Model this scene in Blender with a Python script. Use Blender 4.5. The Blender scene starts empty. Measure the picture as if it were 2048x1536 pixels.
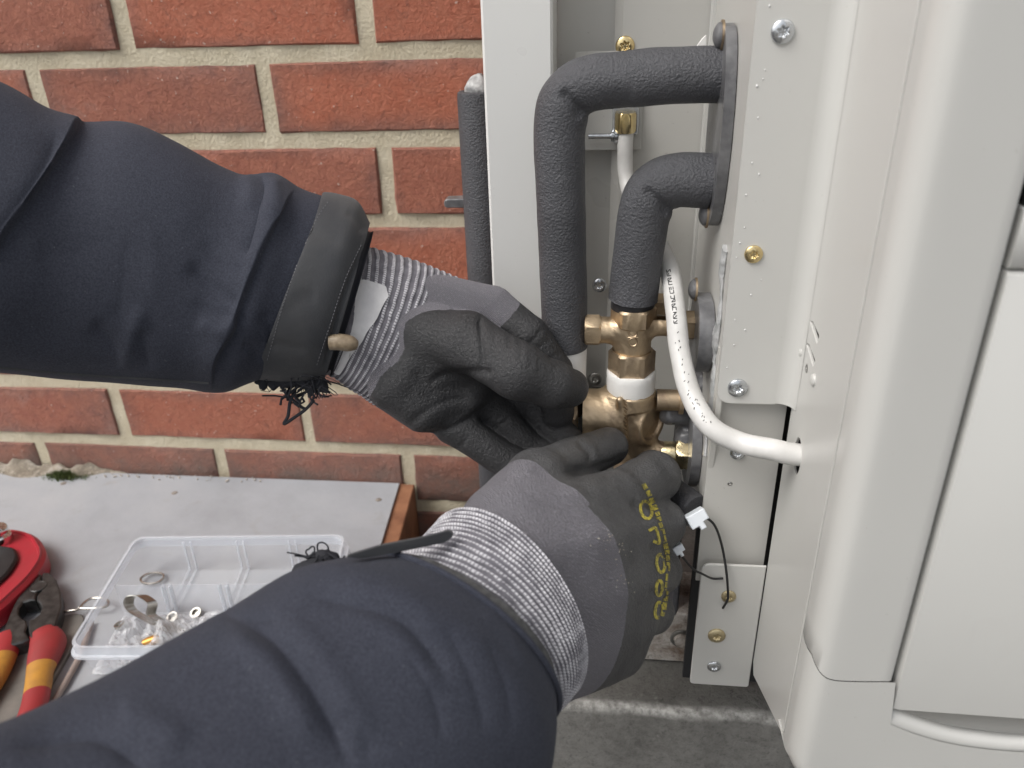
import bpy, bmesh, math, random
import numpy as np
from mathutils import Vector, Matrix
from mathutils.geometry import tessellate_polygon
from mathutils.bvhtree import BVHTree

random.seed(7); rng = np.random.default_rng(7)
scene = bpy.context.scene
COL = scene.collection

# ------------------------------------------------------------------ camera
EYE = 0.62
FP = 1538.0                       # focal length in pixels of a 2048 wide frame
PITCH, YAW, ROLL = math.radians(26.65), math.radians(7.06), math.radians(-1.91)
C0 = np.array([0.0, 0.0, EYE])
_F = np.array([-math.sin(YAW)*math.cos(PITCH), math.cos(YAW)*math.cos(PITCH), -math.sin(PITCH)])
_R = np.array([math.cos(YAW), math.sin(YAW), 0.0]); _U = np.cross(_R, _F)
_R, _U = math.cos(ROLL)*_R+math.sin(ROLL)*_U, -math.sin(ROLL)*_R+math.cos(ROLL)*_U
cam = bpy.data.cameras.new('camera'); camo = bpy.data.objects.new('camera', cam); COL.objects.link(camo)
cam.sensor_width = 36.0; cam.lens = FP/2048*36.0; cam.clip_start = 0.01; cam.clip_end = 2000
M = Matrix.Identity(4)
for i in range(3):
    M[i][0], M[i][1], M[i][2], M[i][3] = _R[i], _U[i], -_F[i], C0[i]
camo.matrix_world = M
cam.dof.use_dof = True; cam.dof.focus_distance = 0.47; cam.dof.aperture_fstop = 10.0
scene.camera = camo

# ------------------------------------------------------------------ light
SUN_EL, SUN_AZ = math.radians(52), math.radians(238)     # azimuth of the sun, clockwise from +Y: behind the camera, a little left
world = bpy.data.worlds.new('World'); scene.world = world; world.use_nodes = True
wn = world.node_tree.nodes; wl = world.node_tree.links
bg = wn['Background']; sky = wn.new('ShaderNodeTexSky'); sky.sky_type = 'NISHITA'; sky.sun_disc = False
sky.sun_elevation = SUN_EL; sky.sun_rotation = SUN_AZ; sky.air_density = 1.0; sky.dust_density = 4.0; sky.ozone_density = 1.0
hs = wn.new('ShaderNodeHueSaturation'); hs.inputs['Saturation'].default_value = 0.22    # an overcast sky is grey
wl.new(sky.outputs[0], hs.inputs['Color']); wl.new(hs.outputs[0], bg.inputs['Color'])
bg.inputs['Strength'].default_value = 0.15
sun = bpy.data.lights.new('sun', 'SUN'); sun.energy = 1.3; sun.angle = math.radians(35); sun.color = (1.0, 0.97, 0.92)
suno = bpy.data.objects.new('sun', sun); COL.objects.link(suno)
sd = Vector((math.sin(SUN_AZ)*math.cos(SUN_EL), math.cos(SUN_AZ)*math.cos(SUN_EL), math.sin(SUN_EL)))
suno.rotation_euler = sd.to_track_quat('Z', 'Y').to_euler(); suno.location = (0, -3, 5)
scene.view_settings.view_transform = 'Standard'; scene.view_settings.look = 'None'
scene.view_settings.exposure = 0.34; scene.view_settings.gamma = 1.0

# ------------------------------------------------------------------ pixel -> place helpers (2048 x 1536 photograph)
def ray(px, py): return _F+_R*(px-1024)/FP-_U*(py-768)/FP
def at(px, py, Y): d = ray(px, py); return C0+d*(Y/d[1])            # on the plane parallel to the wall at distance Y
def az(px, py, z): d = ray(px, py); return C0+d*((z-EYE)/d[2])      # on a level plane
def axx(px, py, X): d = ray(px, py); return C0+d*(X/d[0])           # on a plane facing left
def ad(px, py, dep): return C0+ray(px, py)*dep                      # at an axial distance
def project(V):
    d = V-C0; z = d@_F
    return np.stack([1024+FP*(d@_R)/z, 768-FP*(d@_U)/z], -1)

# ------------------------------------------------------------------ object helpers
WL = {}
def tag(o, label, cat=None, group=None, kind=None):
    if label: o['label'] = label
    if cat: o['category'] = cat
    if group: o['group'] = group
    if kind: o['kind'] = kind
    return o
def empty(name, loc, label=None, cat=None, group=None, kind=None):
    o = bpy.data.objects.new(name, None); COL.objects.link(o); o.location = loc; o.empty_display_size = .02
    WL[o.name] = np.array(loc, float); return tag(o, label, cat, group, kind)
def mk(name, V, F, mat, parent=None, smooth=True, sharp=35, uv=None, attr=None):
    V = np.asarray(V, float).copy()
    if parent is not None: org = WL[parent.name]
    else: org = np.array([(V[:, 0].min()+V[:, 0].max())/2, (V[:, 1].min()+V[:, 1].max())/2, V[:, 2].min()])
    me = bpy.data.meshes.new(name); me.from_pydata((V-org).tolist(), [], [list(map(int, f)) for f in F]); me.update()
    if smooth:
        me.shade_smooth()
        if sharp: me.set_sharp_from_angle(angle=math.radians(sharp))
    if uv is not None:
        l = me.uv_layers.new(name='UVMap'); vi = np.empty(len(me.loops), np.int32); me.loops.foreach_get('vertex_index', vi)
        l.data.foreach_set('uv', np.asarray(uv, np.float32)[vi].ravel())
    if attr is not None:
        for k, a in attr.items():
            t = me.attributes.new(k, 'FLOAT', 'POINT'); t.data.foreach_set('value', np.asarray(a, np.float32))
    if mat: me.materials.append(mat)
    o = bpy.data.objects.new(name, me); COL.objects.link(o)
    if parent is not None: o.parent = parent; WL[o.name] = org.copy()
    else: o.location = org; WL[o.name] = org.copy()
    return o
def join(parts):
    V = []; F = []; n = 0
    for v, f in parts:
        V.append(np.asarray(v, float)); F += [[i+n for i in q] for q in f]; n += len(v)
    return np.concatenate(V), F
def boxm(x0, x1, y0, y1, z0, z1, bev=0.0, seg=2):
    bm = bmesh.new(); bmesh.ops.create_cube(bm, size=1)
    for v in bm.verts:
        v.co = ((x0+x1)/2+v.co.x*(x1-x0), (y0+y1)/2+v.co.y*(y1-y0), (z0+z1)/2+v.co.z*(z1-z0))
    if bev > 0: bmesh.ops.bevel(bm, geom=bm.edges[:], offset=bev, segments=seg, affect='EDGES', profile=.5)
    return bm_out(bm)
def bm_out(bm):
    bm.verts.index_update(); V = np.array([v.co[:] for v in bm.verts]); F = [[v.index for v in f.verts] for f in bm.faces]; bm.free(); return V, F
def frame(ax):
    ax = np.asarray(ax, float); ax = ax/np.linalg.norm(ax); t = np.array([0, 0, 1.]) if abs(ax[2]) < .9 else np.array([1., 0, 0])
    u = np.cross(t, ax); u /= np.linalg.norm(u); return u, np.cross(ax, u), ax
def lathe(o, axis, prof, n=32, hexn=None, phase=0.0):
    """prof: list of (dist along axis, radius[, hexflag]); hex flag makes the ring follow a hexagon of that apothem"""
    u, v, a = frame(axis); th = np.linspace(0, 2*np.pi, n, endpoint=False); V = []; F = []
    for p in prof:
        r = np.full(n, p[1])
        if len(p) > 2 and p[2]:
            k = np.mod(th+phase, np.pi/3)-np.pi/6; r = np.minimum(p[2]/np.cos(k), p[1])
        V.append(np.asarray(o)+a*p[0]+np.outer(np.cos(th)*r, u)+np.outer(np.sin(th)*r, v))
    for i in range(len(prof)-1):
        for j in range(n):
            k = (j+1) % n; F.append([i*n+j, i*n+k, (i+1)*n+k, (i+1)*n+j])
    V = np.concatenate(V); m = len(V)
    V = np.concatenate([V, [np.asarray(o)+a*prof[0][0], np.asarray(o)+a*prof[-1][0]]])
    for j in range(n):
        k = (j+1) % n; F.append([m, k, j]); b = (len(prof)-1)*n; F.append([m+1, b+j, b+k])
    return V, F
def hexnut(o, axis, l0, l1, apo, hole=None, phase=0.0, ch=.0012):
    R = apo*1.1547; phase = round(phase/(2*math.pi/48))*(2*math.pi/48)
    return lathe(o, axis, [(l0, apo*.93, 0), (l0, apo*.99, 0), (l0+ch, R, apo), (l1-ch, R, apo), (l1, apo*.99, 0), (l1, apo*.93, 0)], n=48, phase=phase)
def cr(P, n):
    """Catmull-Rom through rows of P -> n samples"""
    P = np.asarray(P, float); m = len(P); Q = np.concatenate([[2*P[0]-P[1]], P, [2*P[-1]-P[-2]]])
    t = np.linspace(0, m-1, n); i = np.minimum(t.astype(int), m-2); f = (t-i)[:, None]
    a, b, c, d = Q[i], Q[i+1], Q[i+2], Q[i+3]
    return .5*((2*b)+(-a+c)*f+(2*a-5*b+4*c-d)*f**2+(-a+3*b-3*c+d)*f**3)
def tube(path, rad, n=16, res=None, cap=True, flat=None):
    P = np.asarray(path, float)
    if res: 
        rr = np.asarray(rad, float) if np.ndim(rad) else np.full(len(P), float(rad))
        Q = cr(np.c_[P, rr], res); P = Q[:, :3]; rad = Q[:, 3]
    m = len(P); rad = np.broadcast_to(np.asarray(rad, float), (m,))
    T = np.gradient(P, axis=0); T /= np.linalg.norm(T, axis=1)[:, None]+1e-12
    u, v, _ = frame(T[0]); V = []; th = np.linspace(0, 2*np.pi, n, endpoint=False)
    for i in range(m):
        u = u-T[i]*(u@T[i]); u /= np.linalg.norm(u); v = np.cross(T[i], u)
        V.append(P[i]+rad[i]*(np.outer(np.cos(th), u)+np.outer(np.sin(th), v)))
    F = [[i*n+j, i*n+(j+1) % n, (i+1)*n+(j+1) % n, (i+1)*n+j] for i in range(m-1) for j in range(n)]
    V = np.concatenate(V)
    if cap:
        k = len(V); V = np.concatenate([V, [P[0], P[-1]]])
        F += [[k, (j+1) % n, j] for j in range(n)]+[[k+1, (m-1)*n+j, (m-1)*n+(j+1) % n] for j in range(n)]
    return V, F
def roundpoly(pts, r, seg=5):
    """2-D polygon with rounded corners; r scalar or per-corner"""
    pts = [np.asarray(p, float) for p in pts]; n = len(pts); out = []
    for i, p in enumerate(pts):
        ri = r[i] if np.ndim(r) else r
        a = pts[i-1]-p; b = pts[(i+1) % n]-p; la, lb = np.linalg.norm(a), np.linalg.norm(b)
        if ri <= 0: out.append(p); continue
        k = min(ri, la*.48, lb*.48); p0 = p+a/la*k; p1 = p+b/lb*k
        for t in np.linspace(0, 1, seg+1): out.append((1-t)**2*p0+2*t*(1-t)*p+t*t*p1)
    return out
def plate(outline, holes, fn, t, bev=0.0):
    """extruded plate: outline/holes are 2-D lists, fn(u,v,depth)->3-D"""
    loops = [outline]+list(holes); flat = [p for l in loops for p in l]; n = len(flat)
    tris = tessellate_polygon([[Vector((p[0], p[1], 0)) for p in l] for l in loops])
    V = []; F = []
    ins = []
    for li, l in enumerate(loops):
        L = np.array(l); m = len(L); e = np.roll(L, -1, 0)-np.roll(L, 1, 0); e /= np.linalg.norm(e, axis=1)[:, None]+1e-12
        nn = np.stack([e[:, 1], -e[:, 0]], 1)
        A = .5*np.sum(L[:, 0]*np.roll(L[:, 1], -1)-np.roll(L[:, 0], -1)*L[:, 1])
        s = 1 if A > 0 else -1
        if li > 0: s = -s
        ins.append(L-nn*s*bev)
    I = np.concatenate(ins); O = np.array(flat, float)
    for p in I: V.append(fn(p[0], p[1], 0.0))
    for p in O: V.append(fn(p[0], p[1], bev))
    for p in O: V.append(fn(p[0], p[1], t))
    a0 = None
    for tr in tris:
        F.append(list(tr)); F.append([i+2*n for i in reversed(tr)])
    k = 0
    for l in loops:
        m = len(l)
        for j in range(m):
            a, b = k+j, k+(j+1) % m
            F.append([a, b, b+n, a+n]); F.append([a+n, b+n, b+2*n, a+2*n])
        k += m
    return fixn(np.array(V), F)
def fixn(V, F):
    bm = bmesh.new(); vs = [bm.verts.new(v) for v in V]
    for f in F:
        try: bm.faces.new([vs[i] for i in f])
        except ValueError: pass
    bmesh.ops.recalc_face_normals(bm, faces=bm.faces[:]); return bm_out(bm)
def vnormals(V, F):
    N = np.zeros_like(V); Q = np.array([f if len(f) == 4 else list(f)+[f[2]] for f in F])
    n = np.cross(V[Q[:, 2]]-V[Q[:, 0]], V[Q[:, 3]]-V[Q[:, 1]])
    n3 = np.cross(V[Q[:, 1]]-V[Q[:, 0]], V[Q[:, 2]]-V[Q[:, 0]]); tri = Q[:, 2] == Q[:, 3]; n[tri] = n3[tri]
    for k in range(4): np.add.at(N, Q[:, k], n)
    return N/(np.linalg.norm(N, axis=1)[:, None]+1e-15)
def wob(P, f, seed=0):
    r = np.random.default_rng(seed); s = np.zeros(len(P))
    for k in range(5):
        w = r.normal(size=3); w = w/np.linalg.norm(w)*f*(.6+.5*k); s += np.sin(P@w+r.uniform(0, 6.28))/(1+.5*k)
    return s/2.2
def polydist(p, pts):
    """distance to polyline, signed side, param"""
    pts = np.asarray(pts, float); best = np.full(len(p), 1e9); side = np.zeros(len(p)); par = np.zeros(len(p)); n = len(pts)-1
    for i in range(n):
        a, b = pts[i], pts[i+1]; ab = b-a; t = np.clip(((p-a)@ab)/(ab@ab), 0, 1); q = p-a-t[:, None]*ab
        d = np.linalg.norm(q, axis=1); m = d < best
        best[m] = d[m]; side[m] = np.sign(ab[0]*q[m, 1]-ab[1]*q[m, 0]); par[m] = (i+t[m])/n
    return best, side, par
def sculpt(V, F, strokes, both=False):
    """press folds into a surface: each stroke = (points, amplitude mm, width px, mode)"""
    for st in strokes:
        pts, amp, w = st[:3]; mode = st[3] if len(st) > 3 else 'g'
        N = vnormals(V, F) if (mode != 'g' or st is strokes[0]) else N
        P = project(V); vd = C0-V; vd /= np.linalg.norm(vd, axis=1)[:, None]
        face = np.ones(len(V)) if both else np.clip((np.sum(N*vd, 1)+.15)/.3, 0, 1)
        pp = cr(np.array(pts, float), max(12, 6*len(pts))) if len(pts) > 2 else np.array(pts, float)
        m = ((V-C0)@_F > .1) & (P[:, 0] > pp[:, 0].min()-4*w) & (P[:, 0] < pp[:, 0].max()+4*w) & (P[:, 1] > pp[:, 1].min()-4*w) & (P[:, 1] < pp[:, 1].max()+4*w) & (face > 0)
        if not m.any(): continue
        d, s, t = polydist(P[m], pp); tap = np.clip(np.minimum(t, 1-t)/.22, 0, 1); tap = tap*tap*(3-2*tap)
        if mode == 'gf': tap = np.ones_like(tap)
        if mode in ('g', 'gf'): pr = np.exp(-(d/w)**2)
        elif mode == 'c': pr = np.exp(-(np.sqrt(d*d+(.25*w)**2)-.25*w)/w)
        elif mode == 'gg': pr = np.exp(-(d/w)**2)-.45*np.exp(-((d-1.7*w)/(1.2*w))**2)
        else:                                   # 's': lip that drops sharply on one side of the stroke
            pr = np.where(s > 0, np.exp(-(d/w)**1.5), np.exp(-(d/4.0)**2))
        V[m] += N[m]*(amp*.001*pr*tap*face[m])[:, None]
    return V
def loft(rings, ns, nv, power=1.0, capA=False, capB=False, disp=None):
    """rings: list of (centre, e1, e2)"""
    R = np.array([np.concatenate(r) for r in rings]); S = cr(R, ns)
    th = np.linspace(0, 2*np.pi, nv, endpoint=False); c, s = np.cos(th), np.sin(th)
    if power != 1.0: c = np.sign(c)*np.abs(c)**power; s = np.sign(s)*np.abs(s)**power
    V = S[:, None, :3]+S[:, None, 3:6]*c[None, :, None]+S[:, None, 6:9]*s[None, :, None]
    if disp is not None: V = S[:, None, :3]+(V-S[:, None, :3])*disp(np.linspace(0, 1, ns)[:, None], th[None, :])[..., None]
    V = V.reshape(-1, 3); F = [[i*nv+j, (i+1)*nv+j, (i+1)*nv+(j+1) % nv, i*nv+(j+1) % nv] for i in range(ns-1) for j in range(nv)]
    U = np.stack(np.meshgrid(np.linspace(0, 1, ns), th/(2*np.pi), indexing='ij'), -1).reshape(-1, 2)
    if capA: V = np.concatenate([V, [S[0, :3]]]); U = np.concatenate([U, [[0, 0]]]); F += [[len(V)-1, j, (j+1) % nv] for j in range(nv)]
    if capB: V = np.concatenate([V, [S[-1, :3]]]); U = np.concatenate([U, [[1, 0]]]); b = (ns-1)*nv; F += [[len(V)-1, b+(j+1) % nv, b+j] for j in range(nv)]
    k_ = len(V)//2; N_ = vnormals(V, F); cen = np.repeat(S[:, :3], nv, 0)
    if np.sum(N_[:len(cen)]*(V[:len(cen)]-cen)) < 0: F = [f[::-1] for f in F]
    return V, F, U
def ringpx(a, b, da, db, ratio=.85, tilt=0.0):
    """ring from two silhouette pixels a (top) and b (bottom); tilt (deg) leans its near side towards the right hand of a->b"""
    A, B = ad(*a, da), ad(*b, db); c = (A+B)/2; e1 = (A-B)/2; n = c-C0; n /= np.linalg.norm(n); n = n-e1*(n@e1)/(e1@e1); n /= np.linalg.norm(n)
    p = np.cross(e1, n); p /= np.linalg.norm(p)
    if project((c+p*.01)[None])[0, 0] < project(c[None])[0, 0]: p = -p
    t = math.radians(tilt); e2 = np.linalg.norm(e1)*ratio*(math.sin(t)*p-math.cos(t)*n)
    return c, e1, e2
# ------------------------------------------------------------------ implicit surfaces (for cast bodies and hands)
class SDF:
    def __init__(s, lo, hi, h):
        s.lo = np.asarray(lo, float); s.h = h; s.n = np.ceil((np.asarray(hi)-s.lo)/h).astype(int)+1
        s.v = np.full(s.n, 1.0, np.float32); s.ax = [s.lo[i]+h*np.arange(s.n[i]) for i in range(3)]
    def _sub(s, lo, hi):
        a = np.maximum(((lo-s.lo)/s.h).astype(int), 0); b = np.minimum(((hi-s.lo)/s.h).astype(int)+2, s.n)
        sl = tuple(slice(a[i], b[i]) for i in range(3)); g = np.meshgrid(*[s.ax[i][sl[i]] for i in range(3)], indexing='ij')
        return sl, np.stack(g, -1).astype(np.float32)
    def comb(s, sl, d, k, sub=False):
        a = s.v[sl]
        if sub: d = -d; hh = np.clip(.5-.5*(a-d)/k, 0, 1); s.v[sl] = a*(1-hh)+d*hh+k*hh*(1-hh)
        else: hh = np.clip(.5+.5*(a-d)/k, 0, 1); s.v[sl] = a*(1-hh)+d*hh-k*hh*(1-hh)
    def cap(s, a, b, ra, rb, k=.006, sub=False):
        a, b = np.asarray(a, float), np.asarray(b, float); m = max(ra, rb)+k*2+3*s.h
        sl, P = s._sub(np.minimum(a, b)-m, np.maximum(a, b)+m); ab = (b-a).astype(np.float32); q = P-a.astype(np.float32)
        t = np.clip((q@ab)/max(float(ab@ab), 1e-12), 0, 1); d = np.linalg.norm(q-t[..., None]*ab, axis=-1)-(ra+(rb-ra)*t); s.comb(sl, d, k, sub)
    def cyl(s, a, b, r, rr=.001, k=.003, sub=False):
        a, b = np.asarray(a, float), np.asarray(b, float); L = np.linalg.norm(b-a); u = (b-a)/L; m = r+k*2+3*s.h
        sl, P = s._sub(np.minimum(a, b)-m, np.maximum(a, b)+m); q = P-((a+b)/2).astype(np.float32); z = q@u.astype(np.float32)
        rad = np.linalg.norm(q-z[..., None]*u.astype(np.float32), axis=-1); dx = rad-(r-rr); dz = np.abs(z)-(L/2-rr)
        d = np.minimum(np.maximum(dx, dz), 0)+np.hypot(np.maximum(dx, 0), np.maximum(dz, 0))-rr; s.comb(sl, d.astype(np.float32), k, sub)
    def ell(s, c, e, r, k=.006, sub=False):
        """ellipsoid: e 3x3 axes rows, r radii"""
        c = np.asarray(c, float); m = max(r)+k*2+3*s.h; sl, P = s._sub(c-m, c+m); q = (P-c.astype(np.float32))@np.asarray(e, np.float32).T
        r = np.asarray(r, np.float32); k0 = np.linalg.norm(q/r, axis=-1); k1 = np.linalg.norm(q/(r*r), axis=-1)+1e-9; s.comb(sl, k0*(k0-1)/k1, k, sub)
    def mesh(s):
        v = s.v; ins = v < 0
        c = sum(ins[i:s.n[0]-1+i, j:s.n[1]-1+j, k:s.n[2]-1+k].astype(np.int8) for i in (0, 1) for j in (0, 1) for k in (0, 1))
        act = (c > 0) & (c < 8); I = np.argwhere(act); idx = np.full(act.shape, -1, np.int64); idx[act] = np.arange(len(I))
        pos = np.zeros((len(I), 3)); cnt = np.zeros(len(I))
        for axi in range(3):
            o = [a for a in range(3) if a != axi]
            for x in (0, 1):
                for y in (0, 1):
                    off = np.zeros(3, int); off[o[0]] = x; off[o[1]] = y; A = I+off; B = A.copy(); B[:, axi] += 1
                    va, vb = v[tuple(A.T)], v[tuple(B.T)]; m = (va < 0) != (vb < 0); t = va[m]/(va[m]-vb[m])
                    p = A[m].astype(float); p[:, axi] += t; pos[m] += p; cnt[m] += 1
        V = s.lo+s.h*pos/cnt[:, None]; F = []
        for axi in range(3):
            o = [(axi+1) % 3, (axi+2) % 3]; sa = [slice(None)]*3; sb = [slice(None)]*3; sa[axi] = slice(0, -1); sb[axi] = slice(1, None)
            a, b = ins[tuple(sa)], ins[tuple(sb)]; E = np.argwhere(a != b); E = E[(E[:, o[0]] > 0) & (E[:, o[1]] > 0) & (E[:, o[0]] < s.n[o[0]]-1) & (E[:, o[1]] < s.n[o[1]]-1)]
            q = []
            for dx, dy in ((0, 0), (-1, 0), (-1, -1), (0, -1)):
                G = E.copy(); G[:, o[0]] += dx; G[:, o[1]] += dy; q.append(idx[tuple(G.T)])
            q = np.stack(q, 1); fl = a[tuple(E.T)]; q[~fl] = q[~fl][:, ::-1]; F.append(q)
        F = np.concatenate(F); F = F[(F >= 0).all(1)]
        return V, F.tolist()
# ------------------------------------------------------------------ materials
def nodes(name):
    m = bpy.data.materials.new(name); m.use_nodes = True; return m, m.node_tree.nodes, m.node_tree.links, m.node_tree.nodes['Principled BSDF']
def nd(N, t, **k):
    n = N.new(t)
    for a, b in k.items():
        if a.startswith('_'): n.inputs[int(a[1:]) if a[1:].isdigit() else a[1:]].default_value = b
        else: setattr(n, a, b)
    return n
def ramp(N, L, src, stops):
    r = N.new('ShaderNodeValToRGB'); L.new(src, r.inputs[0]); e = r.color_ramp.elements
    while len(e) < len(stops): e.new(.5)
    for x, (p, c) in zip(e, stops): x.position = p; x.color = (*c, 1) if len(c) == 3 else c
    return r.outputs[0]
def mixc(N, L, f, a, b, bt='MIX'):
    m = N.new('ShaderNodeMix'); m.data_type = 'RGBA'; m.blend_type = bt
    for s, x in ((0, f), (6, a), (7, b)):
        if isinstance(x, (float, int)): m.inputs[s].default_value = x
        elif isinstance(x, tuple): m.inputs[s].default_value = (*x, 1)
        else: L.new(x, m.inputs[s])
    return m.outputs[2]
def math_(N, L, op, a, b=0.0, clamp=False):
    m = N.new('ShaderNodeMath'); m.operation = op; m.use_clamp = clamp
    for i, x in enumerate((a, b)):
        if isinstance(x, (float, int)): m.inputs[i].default_value = x
        else: L.new(x, m.inputs[i])
    return m.outputs[0]
def noise(N, L, vec, sc, det=4, rough=.55, dist=0.0):
    n = N.new('ShaderNodeTexNoise'); n.inputs['Scale'].default_value = sc; n.inputs['Detail'].default_value = det; n.inputs['Roughness'].default_value = rough
    n.inputs['Distortion'].default_value = dist; L.new(vec, n.inputs['Vector']); return n.outputs[0]
def coords(N, kind='Object'): return N.new('ShaderNodeTexCoord').outputs[kind]
def bump(N, L, b, h, strength, dist, prev=None):
    n = N.new('ShaderNodeBump'); n.inputs['Strength'].default_value = strength; n.inputs['Distance'].default_value = dist; L.new(h, n.inputs['Height'])
    if prev is not None: L.new(prev, n.inputs['Normal'])
    L.new(n.outputs[0], b.inputs['Normal']); return n.outputs[0]
def pm(name, c1, c2=None, sc=40, rough=.5, metal=0.0, bmp=0.0, bsc=300, bd=.0005, rv=0.0, lo=.35, hi=.65, sheen=0.0, det=5, spec=.5):
    m, N, L, b = nodes(name); co = coords(N)
    b.inputs['Roughness'].default_value = rough; b.inputs['Metallic'].default_value = metal; b.inputs['Specular IOR Level'].default_value = spec
    if c2 is None: b.inputs['Base Color'].default_value = (*c1, 1)
    else:
        n = noise(N, L, co, sc, det); L.new(ramp(N, L, n, [(lo, c1), (hi, c2)]), b.inputs['Base Color'])
        if rv: L.new(math_(N, L, 'ADD', rough-rv/2, math_(N, L, 'MULTIPLY', n, rv)), b.inputs['Roughness'])
    if bmp: bump(N, L, b, noise(N, L, co, bsc, 3), bmp, bd)
    if sheen: b.inputs['Sheen Weight'].default_value = sheen; b.inputs['Sheen Roughness'].default_value = .5
    return m
MT = {}
def painted(name, col, dirt=.5, streak=True):
    m, N, L, b = nodes(name); co = coords(N); b.inputs['Roughness'].default_value = .38
    big = noise(N, L, co, 7, 4); c = ramp(N, L, big, [(.3, tuple(x*.955 for x in col)), (.7, col)])
    sp = ramp(N, L, noise(N, L, co, 420, 2, .5), [(.735, (0, 0, 0)), (.76, (1, 1, 1))]); c = mixc(N, L, math_(N, L, 'MULTIPLY', sp, .35*dirt), c, (.30, .28, .25))
    st = ramp(N, L, noise(N, L, co, 30, 6, .7, .6), [(.60, (0, 0, 0)), (.78, (1, 1, 1))]); c = mixc(N, L, math_(N, L, 'MULTIPLY', st, .22*dirt), c, (.40, .385, .36))
    L.new(c, b.inputs['Base Color']); L.new(math_(N, L, 'ADD', .22, math_(N, L, 'MULTIPLY', big, .16)), b.inputs['Roughness'])
    bump(N, L, b, noise(N, L, co, 900, 2), .10, .0002); return m
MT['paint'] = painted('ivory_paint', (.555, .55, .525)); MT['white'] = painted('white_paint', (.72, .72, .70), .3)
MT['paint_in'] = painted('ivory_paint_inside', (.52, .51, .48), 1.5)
def m_foam():
    m, N, L, b = nodes('black_foam'); co = coords(N); b.inputs['Roughness'].default_value = .5; b.inputs['Specular IOR Level'].default_value = .45
    n1 = noise(N, L, co, 18, 3); c = ramp(N, L, n1, [(.3, (.055, .056, .062)), (.75, (.092, .093, .102))])
    du = ramp(N, L, noise(N, L, co, 700, 3, .7), [(.66, (0, 0, 0)), (.74, (1, 1, 1))]); c = mixc(N, L, math_(N, L, 'MULTIPLY', du, .35), c, (.22, .22, .22)); L.new(c, b.inputs['Base Color'])
    p = bump(N, L, b, noise(N, L, co, 700, 3, .6), .75, .0020); bump(N, L, b, noise(N, L, co, 60, 2), .3, .002, p); return m
MT['foam'] = m_foam()
def m_brass(name, c1, c2, c3, rough=.36):
    m, N, L, b = nodes(name); co = coords(N); b.inputs['Metallic'].default_value = 1.0
    n = noise(N, L, co, 60, 5, .6, .4); c = ramp(N, L, n, [(.3, c1), (.52, c2), (.7, c3)]); L.new(c, b.inputs['Base Color'])
    L.new(math_(N, L, 'ADD', rough-.12, math_(N, L, 'MULTIPLY', noise(N, L, co, 150, 4), .3)), b.inputs['Roughness'])
    p = bump(N, L, b, noise(N, L, co, 900, 3, .6), .28, .0006); bump(N, L, b, noise(N, L, co, 160, 3), .10, .0006, p); return m
MT['brass'] = m_brass('cast_brass', (.34, .255, .18), (.54, .42, .285), (.62, .49, .335), .47)
MT['brass_dark'] = m_brass('tarnished_brass', (.28, .21, .155), (.46, .36, .25), (.54, .42, .29), .48)
MT['brass_light'] = m_brass('plated_brass', (.45, .38, .24), (.62, .52, .32), (.66, .60, .42), .27)
MT['gold'] = pm('yellow_zinc', (.62, .47, .22), (.75, .62, .36), 120, .24, 1.0)
MT['zinc'] = pm('zinc_steel', (.50, .52, .54), (.66, .68, .70), 200, .24, 1.0, rv=.2)
MT['steel_dull'] = pm('dull_steel', (.28, .28, .27), (.46, .45, .43), 160, .38, 1.0, rv=.3)
MT['chrome'] = pm('chrome', (.75, .74, .71), None, rough=.10, metal=1.0)
MT['flange'] = pm('grey_flange_paint', (.085, .085, .09), (.17, .17, .175), 90, .32, bmp=.3, bsc=200, bd=.001, rv=.25)
MT['black'] = pm('black_plastic', (.010, .010, .012), (.022, .022, .024), 60, .45, bmp=.2)
MT['void'] = pm('void_shade', (.012, .012, .013), None, rough=.7)  # near-black colour stands in for shade inside casing gaps and openings
MT['tape'] = pm('white_tape', (.74, .73, .70), (.82, .81, .79), 50, .40, bmp=.25, bsc=120, bd=.001)
MT['cable'] = pm('white_cable_sheath', (.56, .55, .53), (.66, .65, .63), 70, .42, bmp=.15, bsc=120, bd=.0008)
MT['plastic_white'] = pm('white_nylon', (.72, .76, .80), None, rough=.35)
MT['ink'] = pm('black_ink', (.03, .03, .03), None, rough=.6)
MT['sealant'] = pm('grey_sealant', (.30, .31, .31), (.50, .50, .50), 80, .28, bmp=.6, bsc=150, bd=.002)
MT['foil'] = pm('crumpled_foil', (.45, .45, .44), (.75, .75, .73), 300, .25, .8, bmp=1.0, bsc=180, bd=.003)
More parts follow.
